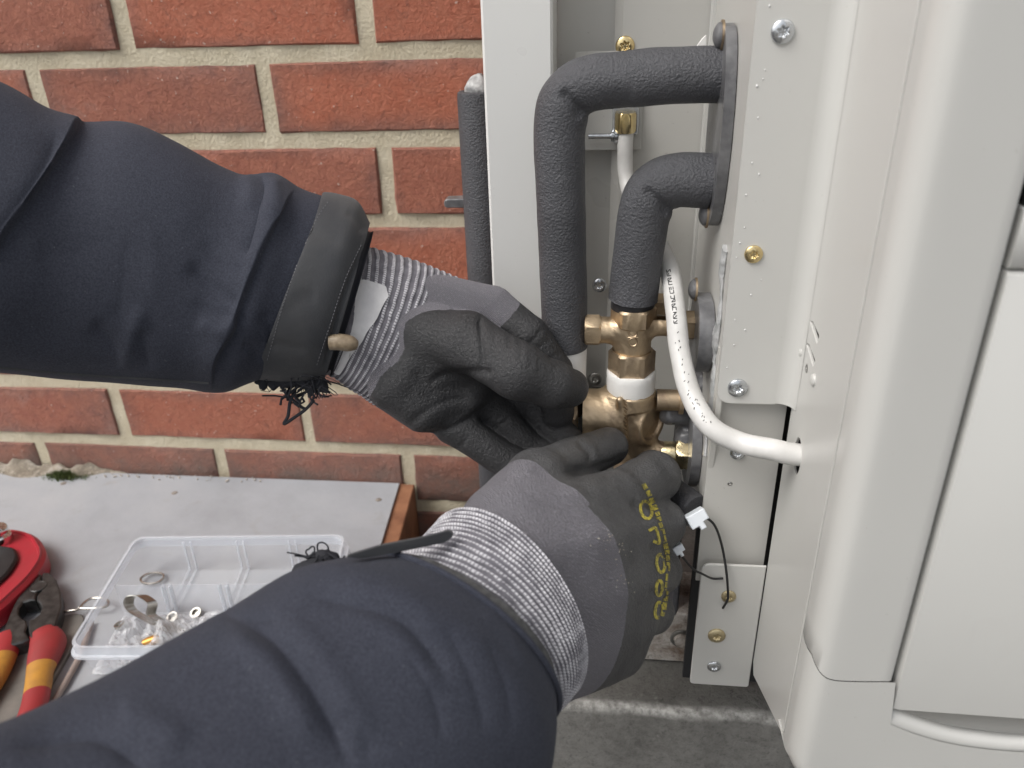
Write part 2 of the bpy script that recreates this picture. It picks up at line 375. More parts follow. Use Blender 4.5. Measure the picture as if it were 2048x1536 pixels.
# ------------------------------------------------------------------ setting: ground, wall
def m_brick():
    m, N, L, b = nodes('red_brick'); g = coords(N, 'Generated'); oi = N.new('ShaderNodeObjectInfo')
    o = coords(N, 'Object'); off = nd(N, 'ShaderNodeVectorMath', operation='ADD'); L.new(o, off.inputs[0])
    sc = nd(N, 'ShaderNodeVectorMath', operation='SCALE'); sc.inputs[0].default_value = (31, 17, 53); L.new(oi.outputs['Random'], sc.inputs['Scale']); L.new(sc.outputs[0], off.inputs[1]); co = off.outputs[0]
    r2 = math_(N, L, 'FRACT', math_(N, L, 'MULTIPLY', oi.outputs['Random'], 17.3))
    core = ramp(N, L, oi.outputs['Random'], [(.0, (.31, .115, .078)), (.25, (.42, .135, .080)), (.5, (.48, .145, .078)), (.75, (.36, .115, .072)), (1.0, (.28, .125, .098))])
    dark = ramp(N, L, r2, [(0, (.165, .100, .090)), (1, (.23, .125, .102))])
    sp = nd(N, 'ShaderNodeSeparateXYZ'); L.new(g, sp.inputs[0])
    ex = math_(N, L, 'MULTIPLY', math_(N, L, 'ABSOLUTE', math_(N, L, 'SUBTRACT', sp.outputs[0], .5)), 2.0); ez = math_(N, L, 'MULTIPLY', math_(N, L, 'ABSOLUTE', math_(N, L, 'SUBTRACT', sp.outputs[2], .5)), 2.0)
    ex = math_(N, L, 'POWER', ex, 4.0); ez = math_(N, L, 'POWER', ez, 2.2)
    e = math_(N, L, 'MAXIMUM', ex, ez); e = math_(N, L, 'ADD', e, math_(N, L, 'MULTIPLY', math_(N, L, 'SUBTRACT', noise(N, L, co, 14, 4, .6), .5), 1.5))
    e = math_(N, L, 'ADD', e, math_(N, L, 'SUBTRACT', r2, .55)); f = math_(N, L, 'MULTIPLY', e, 1.0, True)
    c = mixc(N, L, f, core, dark)
    c = mixc(N, L, math_(N, L, 'MULTIPLY', ramp(N, L, noise(N, L, co, 75, 6, .75), [(.35, (0, 0, 0)), (.7, (1, 1, 1))]), .55), c, (.50, .20, .125), 'MIX')
    st = ramp(N, L, noise(N, L, co, 120, 5, .75, .8), [(.54, (0, 0, 0)), (.68, (1, 1, 1))]); c = mixc(N, L, math_(N, L, 'MULTIPLY', st, .42), c, (.12, .055, .045))
    w = ramp(N, L, noise(N, L, co, 210, 2, .6), [(.70, (0, 0, 0)), (.735, (1, 1, 1))]); c = mixc(N, L, math_(N, L, 'MULTIPLY', w, .75), c, (.62, .50, .43))
    eff = ramp(N, L, noise(N, L, co, 11, 5, .7), [(.60, (0, 0, 0)), (.8, (1, 1, 1))]); c = mixc(N, L, math_(N, L, 'MULTIPLY', eff, .40), c, (.50, .38, .33))
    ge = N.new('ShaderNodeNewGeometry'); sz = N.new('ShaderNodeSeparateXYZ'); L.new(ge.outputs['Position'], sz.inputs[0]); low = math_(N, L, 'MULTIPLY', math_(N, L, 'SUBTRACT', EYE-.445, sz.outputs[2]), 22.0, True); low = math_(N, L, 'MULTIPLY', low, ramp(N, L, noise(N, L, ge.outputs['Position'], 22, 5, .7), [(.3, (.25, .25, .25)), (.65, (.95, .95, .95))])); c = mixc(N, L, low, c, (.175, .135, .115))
    L.new(c, b.inputs['Base Color']); b.inputs['Roughness'].default_value = .82
    p = bump(N, L, b, noise(N, L, co, 210, 6, .72, .8), 1.0, .0032); bump(N, L, b, noise(N, L, co, 45, 3), .35, .003, p); return m
MT['brick'] = m_brick()
def m_mortar():
    m, N, L, b = nodes('mortar'); co = coords(N)
    c = ramp(N, L, noise(N, L, co, 30, 6, .7), [(.3, (.63, .55, .39)), (.7, (.82, .745, .57))])
    d = ramp(N, L, noise(N, L, co, 300, 4, .7), [(.62, (0, 0, 0)), (.75, (1, 1, 1))]); c = mixc(N, L, math_(N, L, 'MULTIPLY', d, .22), c, (.30, .24, .15)); L.new(c, b.inputs['Base Color'])
    b.inputs['Roughness'].default_value = .9; bump(N, L, b, noise(N, L, co, 300, 5, .75), 1.0, .004); return m
MT['mortar'] = m_mortar()
def m_concrete(name, c1, c2, c3, sc=9):
    m, N, L, b = nodes(name); co = coords(N)
    c = ramp(N, L, noise(N, L, co, sc, 7, .68, .3), [(.32, c1), (.5, c2), (.68, c3)])
    d = ramp(N, L, noise(N, L, co, 260, 6, .75, 1.2), [(.50, (0, 0, 0)), (.66, (1, 1, 1))]); c = mixc(N, L, math_(N, L, 'MULTIPLY', d, .55), c, tuple(x*.28 for x in c1))
    d2 = ramp(N, L, noise(N, L, co, 150, 5, .7), [(.6, (0, 0, 0)), (.72, (1, 1, 1))]); c = mixc(N, L, math_(N, L, 'MULTIPLY', d2, .4), c, tuple(min(1, x*1.5) for x in c3)); L.new(c, b.inputs['Base Color'])
    b.inputs['Roughness'].default_value = .85; bump(N, L, b, noise(N, L, co, 240, 6, .7), .6, .002); return m
MT['conc'] = m_concrete('weathered_concrete', (.13, .125, .11), (.22, .215, .195), (.33, .325, .30)); MT['paving'] = m_concrete('paving', (.12, .115, .105), (.17, .165, .15), (.22, .215, .20), 3)

G = np.array([[-400, -400, 0], [400, -400, 0], [400, 400, 0], [-400, 400, 0.]])
tag(mk('ground', G, [[0, 1, 2, 3]], MT['paving'], smooth=False), 'grey paved ground below the wall', kind='structure')

WY = .722
wall = empty('brick_wall', (0, WY+.10, 0), 'red brick wall with pale mortar joints behind the person', 'wall')
mk('mortar', *boxm(-3.0, 3.0, WY+.0026, WY+.2, 0.0, 2.42), MT['mortar'], wall, smooth=False)
def brick_variant(seed):
    r = np.random.default_rng(seed); nx, nz = 12, 4; V = []; F = []
    xs = np.linspace(-.5, .5, nx+1); zs = np.linspace(-.5, .5, nz+1)
    for k, (ins, y) in enumerate(((0, .10), (0, .0022), (.0018, 0.0))):
        row = []
        for x in xs:
            for z in zs:
                edge = abs(x) > .49 or abs(z) > .49
                px, pz = x*.215, z*.065
                if edge:
                    px -= np.sign(x)*(ins if abs(x) > .49 else 0); pz -= np.sign(z)*(ins if abs(z) > .49 else 0)
                    if k: px += (r.normal()*.0004 if abs(x) > .49 else 0); pz += (r.normal()*.0003 if abs(z) > .49 else 0)
                row.append((px, y+(r.normal()*.0006 if k == 2 else 0), pz))
        V.append(row)
    n = (nx+1)*(nz+1); idx = lambda k, i, j: k*n+i*(nz+1)+j
    for i in range(nx):
        for j in range(nz): F.append([idx(2, i, j), idx(2, i+1, j), idx(2, i+1, j+1), idx(2, i, j+1)])
    ring = [(i, 0) for i in range(nx)]+[(nx, j) for j in range(nz)]+[(i, nz) for i in range(nx, 0, -1)]+[(0, j) for j in range(nz, 0, -1)]
    for k in (0, 1):
        for a, b in zip(ring, ring[1:]+ring[:1]): F.append([idx(k, *a), idx(k, *b), idx(k+1, *b), idx(k+1, *a)])
    V = np.array(V).reshape(-1, 3); me = bpy.data.meshes.new('brick'); me.from_pydata(V.tolist(), [], F); me.shade_smooth(); me.set_sharp_from_angle(angle=math.radians(40)); me.materials.append(MT['brick']); return me
BV = [brick_variant(s) for s in range(8)]
beds = [EYE+b for b in (-.603, -.5285, -.4519, -.3764, -.2836, -.1908, -.1138, -.0392, .0358, .1108, .1858)]
jx = {7: at(729, 47, WY)[0], 6: at(532, 197, WY)[0], 5: at(773, 361, WY)[0], 4: at(532, 197, WY)[0], 3: at(773, 361, WY)[0]+.02, 2: at(616, 855, WY)[0], 1: at(816, 934, WY)[0], 0: at(616, 855, WY)[0], 8: at(532, 197, WY)[0], 9: at(729, 47, WY)[0]}
def course(row, lo, hi): 
    x = jx.get(row, (row % 2)*.1125); x += .225*math.ceil((lo-x)/.225)
    while x+.225 <= hi+.2: yield x; x += .225
for row in range(10):
    z0, z1 = beds[row], beds[row+1]
    for x in course(row, -1.05, .62):
        o = bpy.data.objects.new('brick', random.choice(BV)); COL.objects.link(o); o.parent = wall
        j = .0060+random.random()*.0014; ln = .225-2*j; ht = z1-z0-.0140-random.random()*.001
        o.location = (x+.1125+random.uniform(-.001, .001), WY-(WY+.10)+random.uniform(-.0012, .0012), (z0+z1)/2+random.uniform(-.0008, .0008)); o.scale = (ln/.215*random.choice((1, 1)), 1, ht/.065)
        o.rotation_euler = (random.uniform(-.004, .004), random.uniform(-.004, .004), random.uniform(-.004, .004))
rest = []
for row in range(0, 31):
    z0 = beds[row] if row < 10 else beds[10]+.075*(row-10); z1 = beds[row+1] if row < 10 else z0+.075
    if z1 > 2.42: break
    for x in np.arange(-3.0+(row % 2)*.1125, 2.8, .225):
        if row < 10 and x > -1.25 and x < .86: continue
        rest.append(boxm(x+.005, x+.220, WY, WY+.05, z0+.005, z1-.005))
tag(mk('brickwork', *join(rest), MT['brick'], wall, smooth=False), None, kind='stuff')

# ------------------------------------------------------------------ concrete plinth under the heat pump
PZ = EYE-.478
pe = az(1300, 1425, PZ)[1]
pl = []
prof = [(pe+.32, PZ), (pe+.06, PZ), (pe+.030, PZ), (pe+.016, PZ), (pe+.0105, PZ-.0002), (pe+.007, PZ-.0008), (pe+.004, PZ-.0022), (pe+.002, PZ-.004), (pe+.001, PZ-.007), (pe, PZ-.012), (pe-.002, 0.0), (pe+.32, 0)]
xs = np.linspace(-.10, 1.1, 90); V = np.array([[x, y+.0012*math.sin(x*90+y*40)*(abs(y-pe) < .04), z+.0008*math.sin(x*63+1)*(z > .05)] for x in xs for y, z in prof]); m = len(prof)
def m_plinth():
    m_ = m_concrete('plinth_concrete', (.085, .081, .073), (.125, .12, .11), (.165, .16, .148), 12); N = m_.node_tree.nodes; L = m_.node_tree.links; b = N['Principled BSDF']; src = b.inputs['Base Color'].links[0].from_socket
    co = coords(N); sp_ = N.new('ShaderNodeSeparateXYZ'); L.new(co, sp_.inputs[0]); w = N.new('ShaderNodeAttribute'); w.attribute_name = 'pale_mask'
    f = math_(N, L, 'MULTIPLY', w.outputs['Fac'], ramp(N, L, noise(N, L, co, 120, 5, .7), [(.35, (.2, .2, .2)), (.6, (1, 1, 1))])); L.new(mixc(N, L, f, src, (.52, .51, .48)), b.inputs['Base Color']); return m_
F = [[i*m+j, i*m+j+1, (i+1)*m+j+1, (i+1)*m+j] for i in range(len(xs)-1) for j in range(m-1)]+[list(range(m)), list(range((len(xs)-1)*m, len(xs)*m))]
pale_mask = np.clip(1.1-np.abs(V[:, 1]-pe-.0045)/.005, 0, 1)*(V[:, 2] > PZ-.006)+.14*(V[:, 2] < PZ-.006)  # paler band along the front edge, front face slightly paler
tag(mk('plinth', V, F, m_plinth(), sharp=50, attr={'pale_mask': pale_mask}), 'weathered grey concrete plinth under the heat pump', 'plinth')

# ------------------------------------------------------------------ heat pump
YP, YB, YF = .385, .535, .302                     # service plate, recess back, start of the front cover
XP = at(1515, 0, YP)[0]                           # partition plane (left edge of the service plate)
XS = at(1600, 700, YP)[0]                         # side sheet plane
hp = empty('heat_pump', (.2, .42, PZ), 'ivory heat pump with its side cover off, showing pipes and brass valves', 'heat pump')
TOP = EYE+.30
def pY(Y): return lambda u, v, d: np.array([u, Y+d, v])
def pX(X, s=1): return lambda u, v, d: np.array([X+s*d, u, v])
def px2(pts, Y): return [tuple(at(x, y, Y)[[0, 2]]) for x, y in pts]
# rear corner panel (pale, left)
x0, x1 = at(960, 0, .500)[0], at(1105, 0, .500)[0]; BOT = EYE-.452
mk('rear_panel', *plate(roundpoly([(x0, BOT), (x1, BOT), (x1, TOP), (x0, TOP)], .002), [], pY(.500), .045, .0015), MT['white'], hp)
# recess back sheets, with a standing fold
x2 = at(1232, 100, YB)[0]
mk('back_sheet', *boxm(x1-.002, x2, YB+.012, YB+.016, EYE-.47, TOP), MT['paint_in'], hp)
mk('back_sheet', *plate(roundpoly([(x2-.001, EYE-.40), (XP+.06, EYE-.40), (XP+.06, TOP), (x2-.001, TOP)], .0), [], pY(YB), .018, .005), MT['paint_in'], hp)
# black sheet painting the dark void low in the recess
mk('black_void_sheet', *boxm(x1+.01, XP-.001, YB+.002, YB+.006, PZ+.03, EYE-.275), MT['black'], hp)
mk('casing_top', *boxm(x0, XS+.8, YF+.06, YB+.05, TOP, TOP+.02, .004), MT['paint'], hp)
# partition sheet, facing left
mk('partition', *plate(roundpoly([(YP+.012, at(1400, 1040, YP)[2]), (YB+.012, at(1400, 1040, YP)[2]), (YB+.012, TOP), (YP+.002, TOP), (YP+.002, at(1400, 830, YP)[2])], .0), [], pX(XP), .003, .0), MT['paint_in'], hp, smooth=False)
# slim corner trim in the recess corner
cx = at(1427, 300, YB-.006)[0]
mk('corner_trim', *boxm(cx-.004, XP-.0008, YB-.012, YB-.0008, EYE-.30, TOP, .001), MT['paint'], hp)
# service plate
pts = [(1515, -60), (1515-.112*760, 760), (1424, 800), (1581, 816)]
o2 = px2([(1428, 800), (1583, 815)], YP); zl, zr = o2[0][1], o2[1][1]; zb = (zl+zr)/2
xl = XP
RF = .009
mk('service_plate', *plate(roundpoly([(xl, zb), (XS-RF, zb), (XS-RF, TOP), (xl, TOP)], [.008, 0, 0, 0]), [], pY(YP), .0016, .0), MT['paint'], hp, smooth=False)
# inward fold: the sheet turns from facing the viewer to facing left through a radius of RF (concave side towards the viewer)
th_ = np.linspace(0, math.pi/2, 10); fo = [(XS-RF+RF*math.sin(t), YP-RF+RF*math.cos(t)) for t in th_]; fi = [(XS-RF+(RF+.0016)*math.sin(t), YP-RF+(RF+.0016)*math.cos(t)) for t in th_]
V = [(x, y, z) for z in (zb+.0005, TOP) for x, y in fo+fi]; n_ = 10
F = [[j, j+1, 20+j+1, 20+j] for j in range(9)]+[[10+j, 10+j+1, 30+j+1, 30+j] for j in range(9)]+[[j, j+1, 10+j+1, 10+j] for j in range(9)]
mk('folded_edge', *fixn(np.array(V), F), MT['paint'], hp, sharp=60)
# set-back lower sheet and foot bracket
zt = at(1470, 1130, YP)[2]
mk('lower_sheet', *boxm(XP-.0005, XS-.0004, YP+.0075, YP+.0095, zt-.02, zb+.03), MT['paint_in'], hp)
fx0 = at(1397, 1200, YP-.001)[0]; fx1 = at(1520, 1250, YP)[0]; fz = at(1440, 1370, YP)[2]; nz = at(1510, 1335, YP)[2]
mk('foot_bracket', *plate(roundpoly([(fx0, fz), (XS-.0005, fz), (XS-.0005, zt), (fx0, zt)], [.003, .002, 0, .006]), [], pY(YP-.0006), .0016, .0005), MT['paint'], hp)
# side sheet facing left, with slots, cable hole
def yz(p): q = axx(p[0], p[1], XS); return (q[1], q[2])
def slot(pts): return [yz(p) for p in pts]
def ellz(c, a, b, n=16, rot=0): 
    return [(c[0]+a*math.cos(t)*math.cos(rot)-b*math.sin(t)*math.sin(rot), c[1]+a*math.cos(t)*math.sin(rot)+b*math.sin(t)*math.cos(rot)) for t in np.linspace(0, 2*math.pi, n, endpoint=False)]
s1 = slot([(1620, 642), (1625, 643), (1638, 672), (1634, 687)]); s2 = slot([(1613, 688), (1618, 689), (1630, 722), (1626, 733)])
ch = yz((1594, 912)); hs_ = [roundpoly(s1, .001), roundpoly(s2, .001), ellz(ch, .0075, .0105)]
ylo = yz((1668, 900))[0]; ybot = at(1556, 1482, YF)[2]
nq = yz((1545, 1345)); 
side = [(YP-RF, TOP), (YP-RF, zb+.0005), (YP-.0002, zb-.0002), (YP-.0002, nz+.006), (YP-.006, nz-.001), (YF+.0042, ybot), (YF+.0042, TOP)]
mk('side_sheet', *plate(side, hs_, pX(XS), .0015, .0004), MT['paint'], hp, smooth=False)
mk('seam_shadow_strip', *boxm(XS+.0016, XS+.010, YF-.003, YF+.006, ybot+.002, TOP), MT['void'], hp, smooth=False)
mk('void_shade_sheet', *boxm(XP+.004, XS+.30, YP+.05, YP+.054, PZ+.01, TOP), MT['void'], hp, smooth=False)  # added near-black sheet, painted as the shade inside the casing
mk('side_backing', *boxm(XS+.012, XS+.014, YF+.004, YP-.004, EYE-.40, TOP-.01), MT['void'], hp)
# front cover: rounded corner, extruded up; lower apron below a curved seam
def covprof(out=0.0):
    P = [(XS+.004, YF+.0006), (XS+.0006, YF+.0004), (XS-.0010, YF-.0008)]
    for t in np.linspace(0, 90, 10): P.append((XS+.0085-.0097*math.cos(math.radians(t)), YF-.0085-.012*math.sin(math.radians(t))))
    return P
GX = np.array([at(1770, 1405, YF-.022)[0], at(2035, 400, YF-.022)[0]]).mean()      # left edge of the groove round the inset panel
def cover(name, zlow, zhigh, mat, zfun=None):
    P = covprof(); P += [(x, YF-.0205-.0010*((x-XS)/.06)) for x in np.linspace(XS+.011, GX, 8)]
    P += [(GX+.0010, YF-.0205), (GX+.0018, YF-.0190), (GX+.0020, YF+.002)]
    nzr = 40; V = []
    for i in range(nzr):
        for j, (x, y) in enumerate(P):
            a, b = zlow(x, y), zhigh(x, y); V.append((x, y, a+(b-a)*i/(nzr-1)))
    m = len(P); F = [[i*m+j, i*m+j+1, (i+1)*m+j+1, (i+1)*m+j] for i in range(nzr-1) for j in range(m-1)]
    n0 = len(V)
    for i in range(nzr): V.append((GX+.003, YF+.004, V[i*m][2]))
    k = len(V)
    F += [[j, j+1, 0] for j in range(1, m-1)]+[[(nzr-1)*m+j, (nzr-1)*m+j+1, (nzr-1)*m] for j in range(1, m-1)]
    return mk(name, *fixn(np.array(V), F), mat, hp, sharp=50)
zs1 = at(1600, 1335, YF-.012)[2]; zs2 = at(1770, 1366, YF-.022)[2]
def seam(x, y): 
    t = min(1, max(0, (x-XS)/(GX-XS))); return zs2+(zs1-zs2)*(1-t)+.012*math.exp(-t*9)
cover('front_cover', lambda x, y: seam(x, y)+.0003, lambda x, y: TOP, MT['paint'])
zb2 = at(1580, 1540, YF-.01)[2]
ibp = [(1755, 1428), (1800, 1447), (1850, 1465), (1900, 1478), (1960, 1488), (2060, 1496), (2300, 1500)]
IB = np.array([at(x, y, YF-.022)[[0, 2]] for x, y in ibp])
def apron():
    P = covprof(); zlo = zb2
    xs = list(np.linspace(XS+.011, GX+.003, 8))+list(np.linspace(GX+.006, XS+.75, 60))
    V = []; cols = [(p[0], p[1]) for p in P]+[(x, YF-.0205-.0010*min(1, (x-XS)/.06)) for x in xs]
    nzr = 14
    for (x, y) in cols:
        top = seam(x, y)-.0003 if x <= GX+.003 else np.interp(x, IB[:, 0], IB[:, 1])-.004
        lo = zlo+.012*math.exp(-max(0, x-XS)/.006)
        for i in range(nzr): V.append((x, y+(.004 if i == 0 else 0), lo+(top-lo)*i/(nzr-1)))
    m = nzr; F = [[i*m+j, i*m+j+1, (i+1)*m+j+1, (i+1)*m+j] for i in range(len(cols)-1) for j in range(m-1)]
    b = len(V); V += [(x, YF+.012, V[i*m][2]+.001) for i, (x, y) in enumerate(cols)]; F += [[i*m, b+i, b+i+1, (i+1)*m] for i in range(len(cols)-1)]
    return fixn(np.array(V), F)
mk('lower_apron', *apron(), MT['paint'], hp, sharp=50)
# rounded lip along the bottom of the inset panel, groove floor, inset panels
lip = np.array([(p[0], YF-.0150, p[1]-.0030) for p in cr(IB, 40)])
mk('panel_lip', *tube(np.concatenate([[lip[0]+np.array([-.0005, .004, .012])], [lip[0]+np.array([-.0004, .001, .005])], lip]), np.r_[.0012, .0036, np.full(len(lip), .0060)], 16, 80), MT['paint'], hp)
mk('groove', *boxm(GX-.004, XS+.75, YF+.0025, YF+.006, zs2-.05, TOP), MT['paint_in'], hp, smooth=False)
ix = GX+.0042; zmid = at(2020, 550, YF-.024)[2]
IBp = IB.copy(); IBp[:, 1] += .0052
low = [(ix, zmid-.0006)]+[(ix, np.interp(ix, IBp[:, 0], IBp[:, 1]))]+[(x, np.interp(x, IBp[:, 0], IBp[:, 1])) for x in np.linspace(ix+.004, XS+.75, 30)]+[(XS+.75, zmid-.0006)]
mk('inset_panel', *plate(low, [], pY(YF-.0200), .016, .0014), MT['paint'], hp, sharp=50)
zh = at(2040, 425, YF-.024)[2]
mk('inset_panel', *plate([(ix, zmid+.0006), (XS+.75, zmid+.0006), (XS+.75, zh), (ix, zh)], [], pY(YF-.0200), .016, .0014), MT['paint'], hp, sharp=50)
mk('inset_panel', *plate([(ix+.0, zh+.030), (XS+.75, zh+.030), (XS+.75, TOP), (ix+.0, TOP)], [], pY(YF-.0200), .016, .0014), MT['paint'], hp, sharp=50)
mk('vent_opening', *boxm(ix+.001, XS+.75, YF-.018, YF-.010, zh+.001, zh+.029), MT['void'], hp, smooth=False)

# screws -----------------------------------------------------------
def screw_mesh(name, mat, dome=.42, star=True, hexh=False):
    n, m = 48, 14; V = []; F = []
    rs = list(np.linspace(.06, .50, 7))+[.62, .74, .85, .94, 1.0]; th = np.linspace(0, 2*math.pi, n, endpoint=False)
    for r in rs:
        for t in th:
            z = dome*math.sqrt(max(0, 1-(r*.93)**2))+.06
            rr = r
            if star:
                s = .36+.075*math.cos(6*t); k = 1/(1+math.exp((r-s)*55)); z -= .30*k
            V.append((rr*math.cos(t), rr*math.sin(t), z))
    for t in th: V.append((1.0*math.cos(t), 1.0*math.sin(t), -.05))
    R = len(rs)+1
    for i in range(R-1):
        for j in range(n): F.append([i*n+j, (i+1)*n+j, (i+1)*n+(j+1) % n, i*n+(j+1) % n])
    V.append((0, 0, V[0][2])); F += [[len(V)-1, j, (j+1) % n] for j in range(n)]
    me = bpy.data.meshes.new(name); me.from_pydata(V, [], F); me.shade_smooth(); me.materials.append(mat); return me
SM = {'z': screw_mesh('screw', MT['zinc']), 'g': screw_mesh('screw', MT['gold']), 'd': screw_mesh('screw', MT['steel_dull']), 'p': screw_mesh('rivet', MT['paint'], .5, False), 'b': screw_mesh('bolt', MT['flange'], .75, False), 'k': screw_mesh('screw', MT['brass_light'])}
def screw(kind, loc, r, axis='-y', name='screw', spin=0.0, parent=None):
    o = bpy.data.objects.new(name, SM[kind]); COL.objects.link(o); o.parent = parent or hp; o.location = Vector(loc)-Vector(WL[(parent or hp).name]); o.scale = (r, r, r)
    o.rotation_euler = ((math.pi/2, spin, 0) if axis == '-y' else (0, -math.pi/2, spin)); return o
def scr(kind, px, py, Y, rpx, **k): p = at(px, py, Y); d = (p-C0)@_F; screw(kind, p, rpx*d/FP, spin=random.uniform(0, 1), **k)
for a in (('z', 1565, 63, YP, 23), ('g', 1507, 508, YP, 18), ('z', 1475, 775, YP, 19.5), ('z', 1475, 905, YP+.0075, 15), ('k', 1457, 1192, YP-.0006, 14.5), ('k', 1433, 1270, YP-.0006, 17), ('z', 1428, 1332, YP-.0006, 13.5), ('g', 1250, 92, YB, 19), ('z', 1199, 570, YB, 14.5), ('d', 1190, 757, YB, 13.5), ('d', 1460, 967, YP+.0078, 5)): scr(*a)
for px, py in ((1603, 703), (1628, 760)): q = axx(px, py, XS); screw('p', q, .0031, '-x', 'rivet')
q = axx(1613, 737, XS); screw('d', q-np.array([-.001, 0, 0]), .0030, '-x', 'screw')
# slim mounting plate behind the tall pipe
a = at(1150, 104, YB-.002); b_ = at(1232, 104, YB-.002)
mk('gland_plate', *boxm(a[0], at(1290, 104, YB)[0], YB-.0022, YB-.0006, at(1150, 300, YB)[2], a[2], .0004), MT['paint_in'], hp, smooth=False)
# oval flanges on the partition (thick plates facing left)
def flange(py0, py1, yc, hw, th=.005, mat='flange', pxx=1450, pinch=True):
    z0 = axx(pxx, py0, XP)[2]; z1 = axx(pxx, py1, XP)[2]; n = 28; L = []
    zc, hz = (z0+z1)/2, abs(z0-z1)/2
    for t in np.linspace(0, 2*math.pi, n, endpoint=False):
        L.append((yc+hw*math.copysign(abs(math.cos(t))**.75, math.cos(t)), zc+hz*math.sin(t)))
    return mk('pipe_flange', *plate(L, [], pX(XP-.0005, -1), th, .0), MT[mat], hp, sharp=40), zc, hz
def xpy(px, py): return axx(px, py, XP-.003)       # point on the partition
YPI = .445
flange(42, 492, YPI, .030, .0055, pxx=1455)
for px, py in ((1440, 72), (1408, 436)): q = axx(px+10, py, XP-.006); screw('b', (q[0], YPI-.004, q[2]), .0062, '-x', 'bolt'); mk('washer', *lathe((q[0]+.0002, YPI-.004, q[2]), (-1, 0, 0), [(0, .0074), (.0012, .0074)], 24), MT['brass_dark'], hp)
flange(548, 722, YPI-.012, .024, .0085, pxx=1410)
q = axx(1395, 586, XP-.009); screw('b', (q[0], YPI-.006, q[2]), .0060, '-x', 'bolt'); mk('washer', *lathe((q[0]+.0002, YPI-.006, q[2]), (-1, 0, 0), [(0, .0070), (.0012, .0070)], 24), MT['brass_dark'], hp)
flange(760, 1010, YPI+.01, .040, .006, pxx=1395)
# grey sealant smeared along the partition
for (za, zb_) in ((500, 905),):
    P = [axx(1452-i*.105*45, za+i*45, XP-.001) for i in range(10)]; P = [p+np.array([0, .0, 0]) for p in P]
    V, F = tube([(XP-.0005, YP+.016+.003*math.sin(i*1.7), p[2]) for i, p in enumerate(P)], [.004+.002*math.sin(i*2.1) for i in range(10)], 10, 60)
    V[:, 0] = XP-.0002+(V[:, 0]-XP)*.45; V += (wob(V, 700, 3)*.0006)[:, None]*np.array([1, 1, .3]); mk('sealant', V, F, MT['sealant'], hp)
# lumpy black valve body low behind the brass, dark foam below, base rail
s = SDF(at(1330, 1000, YPI)-np.array([.03, .05, .01]), at(1420, 700, YPI)+np.array([.03, .05, .02]), .0012)
bp = at(1372, 830, YPI+.01); s.cap(bp+np.array([.012, 0, .025]), bp+np.array([.010, 0, -.02]), .015, .017, .006); s.cap(bp+np.array([-.012, -.012, .006]), bp+np.array([.01, -.002, .006]), .007, .009, .004); s.cap(bp+np.array([.0, -.01, -.012]), bp+np.array([.012, -.006, -.03]), .008, .010, .004)
V, F = s.mesh(); V += vnormals(V, F)*(wob(V, 500, 9)*.0008)[:, None]; mk('compressor_valve', V, F, MT['flange'], hp)
mk('stub', *lathe(at(1345, 800, YPI-.006), (1, 0, 0), [(-.010, .0055), (-.010, .0068), (.004, .0068), (.004, .009), (.0065, .009)], 28), MT['brass_dark'], hp)
ry_ = .458
fb = at(1378, 1125, .44)
mk('void_fill_box', *boxm(x1+.02, XP-.002, ry_+.004, ry_+.03, at(1350, 1222, .458)[2], at(1350, 1040, .458)[2]), MT['black'], hp, smooth=False)  # added black box; its colour stands in for the dark void above the rail
mk('foam_block', *boxm(at(1345, 1130, .44)[0], XP-.004, .43, .47, at(1350, 1216, .44)[2], at(1350, 1128, .44)[2], .004), MT['foam'], hp)
MT['galv'] = m_concrete('stained_galvanised', (.12, .075, .05), (.30, .27, .24), (.46, .44, .41), 45)
ry = .458; ra, rb = at(1150, 1217, ry), at(1400, 1326, ry)
mk('base_rail', *boxm(ra[0], XP+.05, ry, ry+.05, rb[2], ra[2], .0012), MT['galv'], hp, smooth=False)
p = at(1363, 1276, ry); mk('washer', *lathe(p, (0, -1, 0), [(-.001, .0075), (-.001, .0088), (.0012, .0088), (.0016, .0078), (.0016, .0070)], 36), MT['steel_dull'], hp)
mk('bolt', *hexnut(p, (0, -1, 0), .001, .0042, .0056, phase=.3), MT['galv'], hp)

# ------------------------------------------------------------------ far insulated drain pipe by the wall
YD = .60; r = .0162
pc = at(918, 250, YD)[0]+r; zt0 = at(940, 182, YD)[2]
dp = empty('insulated_pipe', (pc, YD, 0.0), 'thin black foam-lagged pipe standing against the bricks, left of the white panel', 'pipe')
def foamtube(path, rad, n=40, res=120, seed=0, amp=.0004):
    V, F = tube(path, rad, n, res); V += vnormals(V, F)*(wob(V, 220, seed)*amp)[:, None]; return V, F
V, F = lathe((pc, YD, 0), (0, 0, 1), [(0, r), (.03, r), (.2, r*1.003), (.4, r), (zt0-.004, r), (zt0-.0008, r*.97), (zt0, r*.90), (zt0, .0115), (zt0-.006, .0112)], 48)
mk('lagging', V, F, MT['foam'], dp)
V, F = lathe((pc, YD, zt0-.006), (0, 0, 1), [(0, .0108), (.007, .0108), (.0085, .0104), (.0125, .0080), (.0155, .0050), (.0175, .0028)], 40); V += vnormals(V, F)*(wob(V, 900, 4)*.0006)[:, None]
mk('end_cap', V, F, pm('dull_end_cap', (.16, .16, .16), (.50, .50, .49), 160, .5, bmp=.5, bsc=200, bd=.001), dp)
tb = at(905, 404, YD+.01); mk('clip_tab', *plate(roundpoly([(tb[0]-.006, tb[2]-.0035), (tb[0]+.02, tb[2]-.0035), (tb[0]+.02, tb[2]+.0040), (tb[0]-.006, tb[2]+.0035)], .0034), [], pY(YD+.004), .012, .0008), MT['flange'], dp)

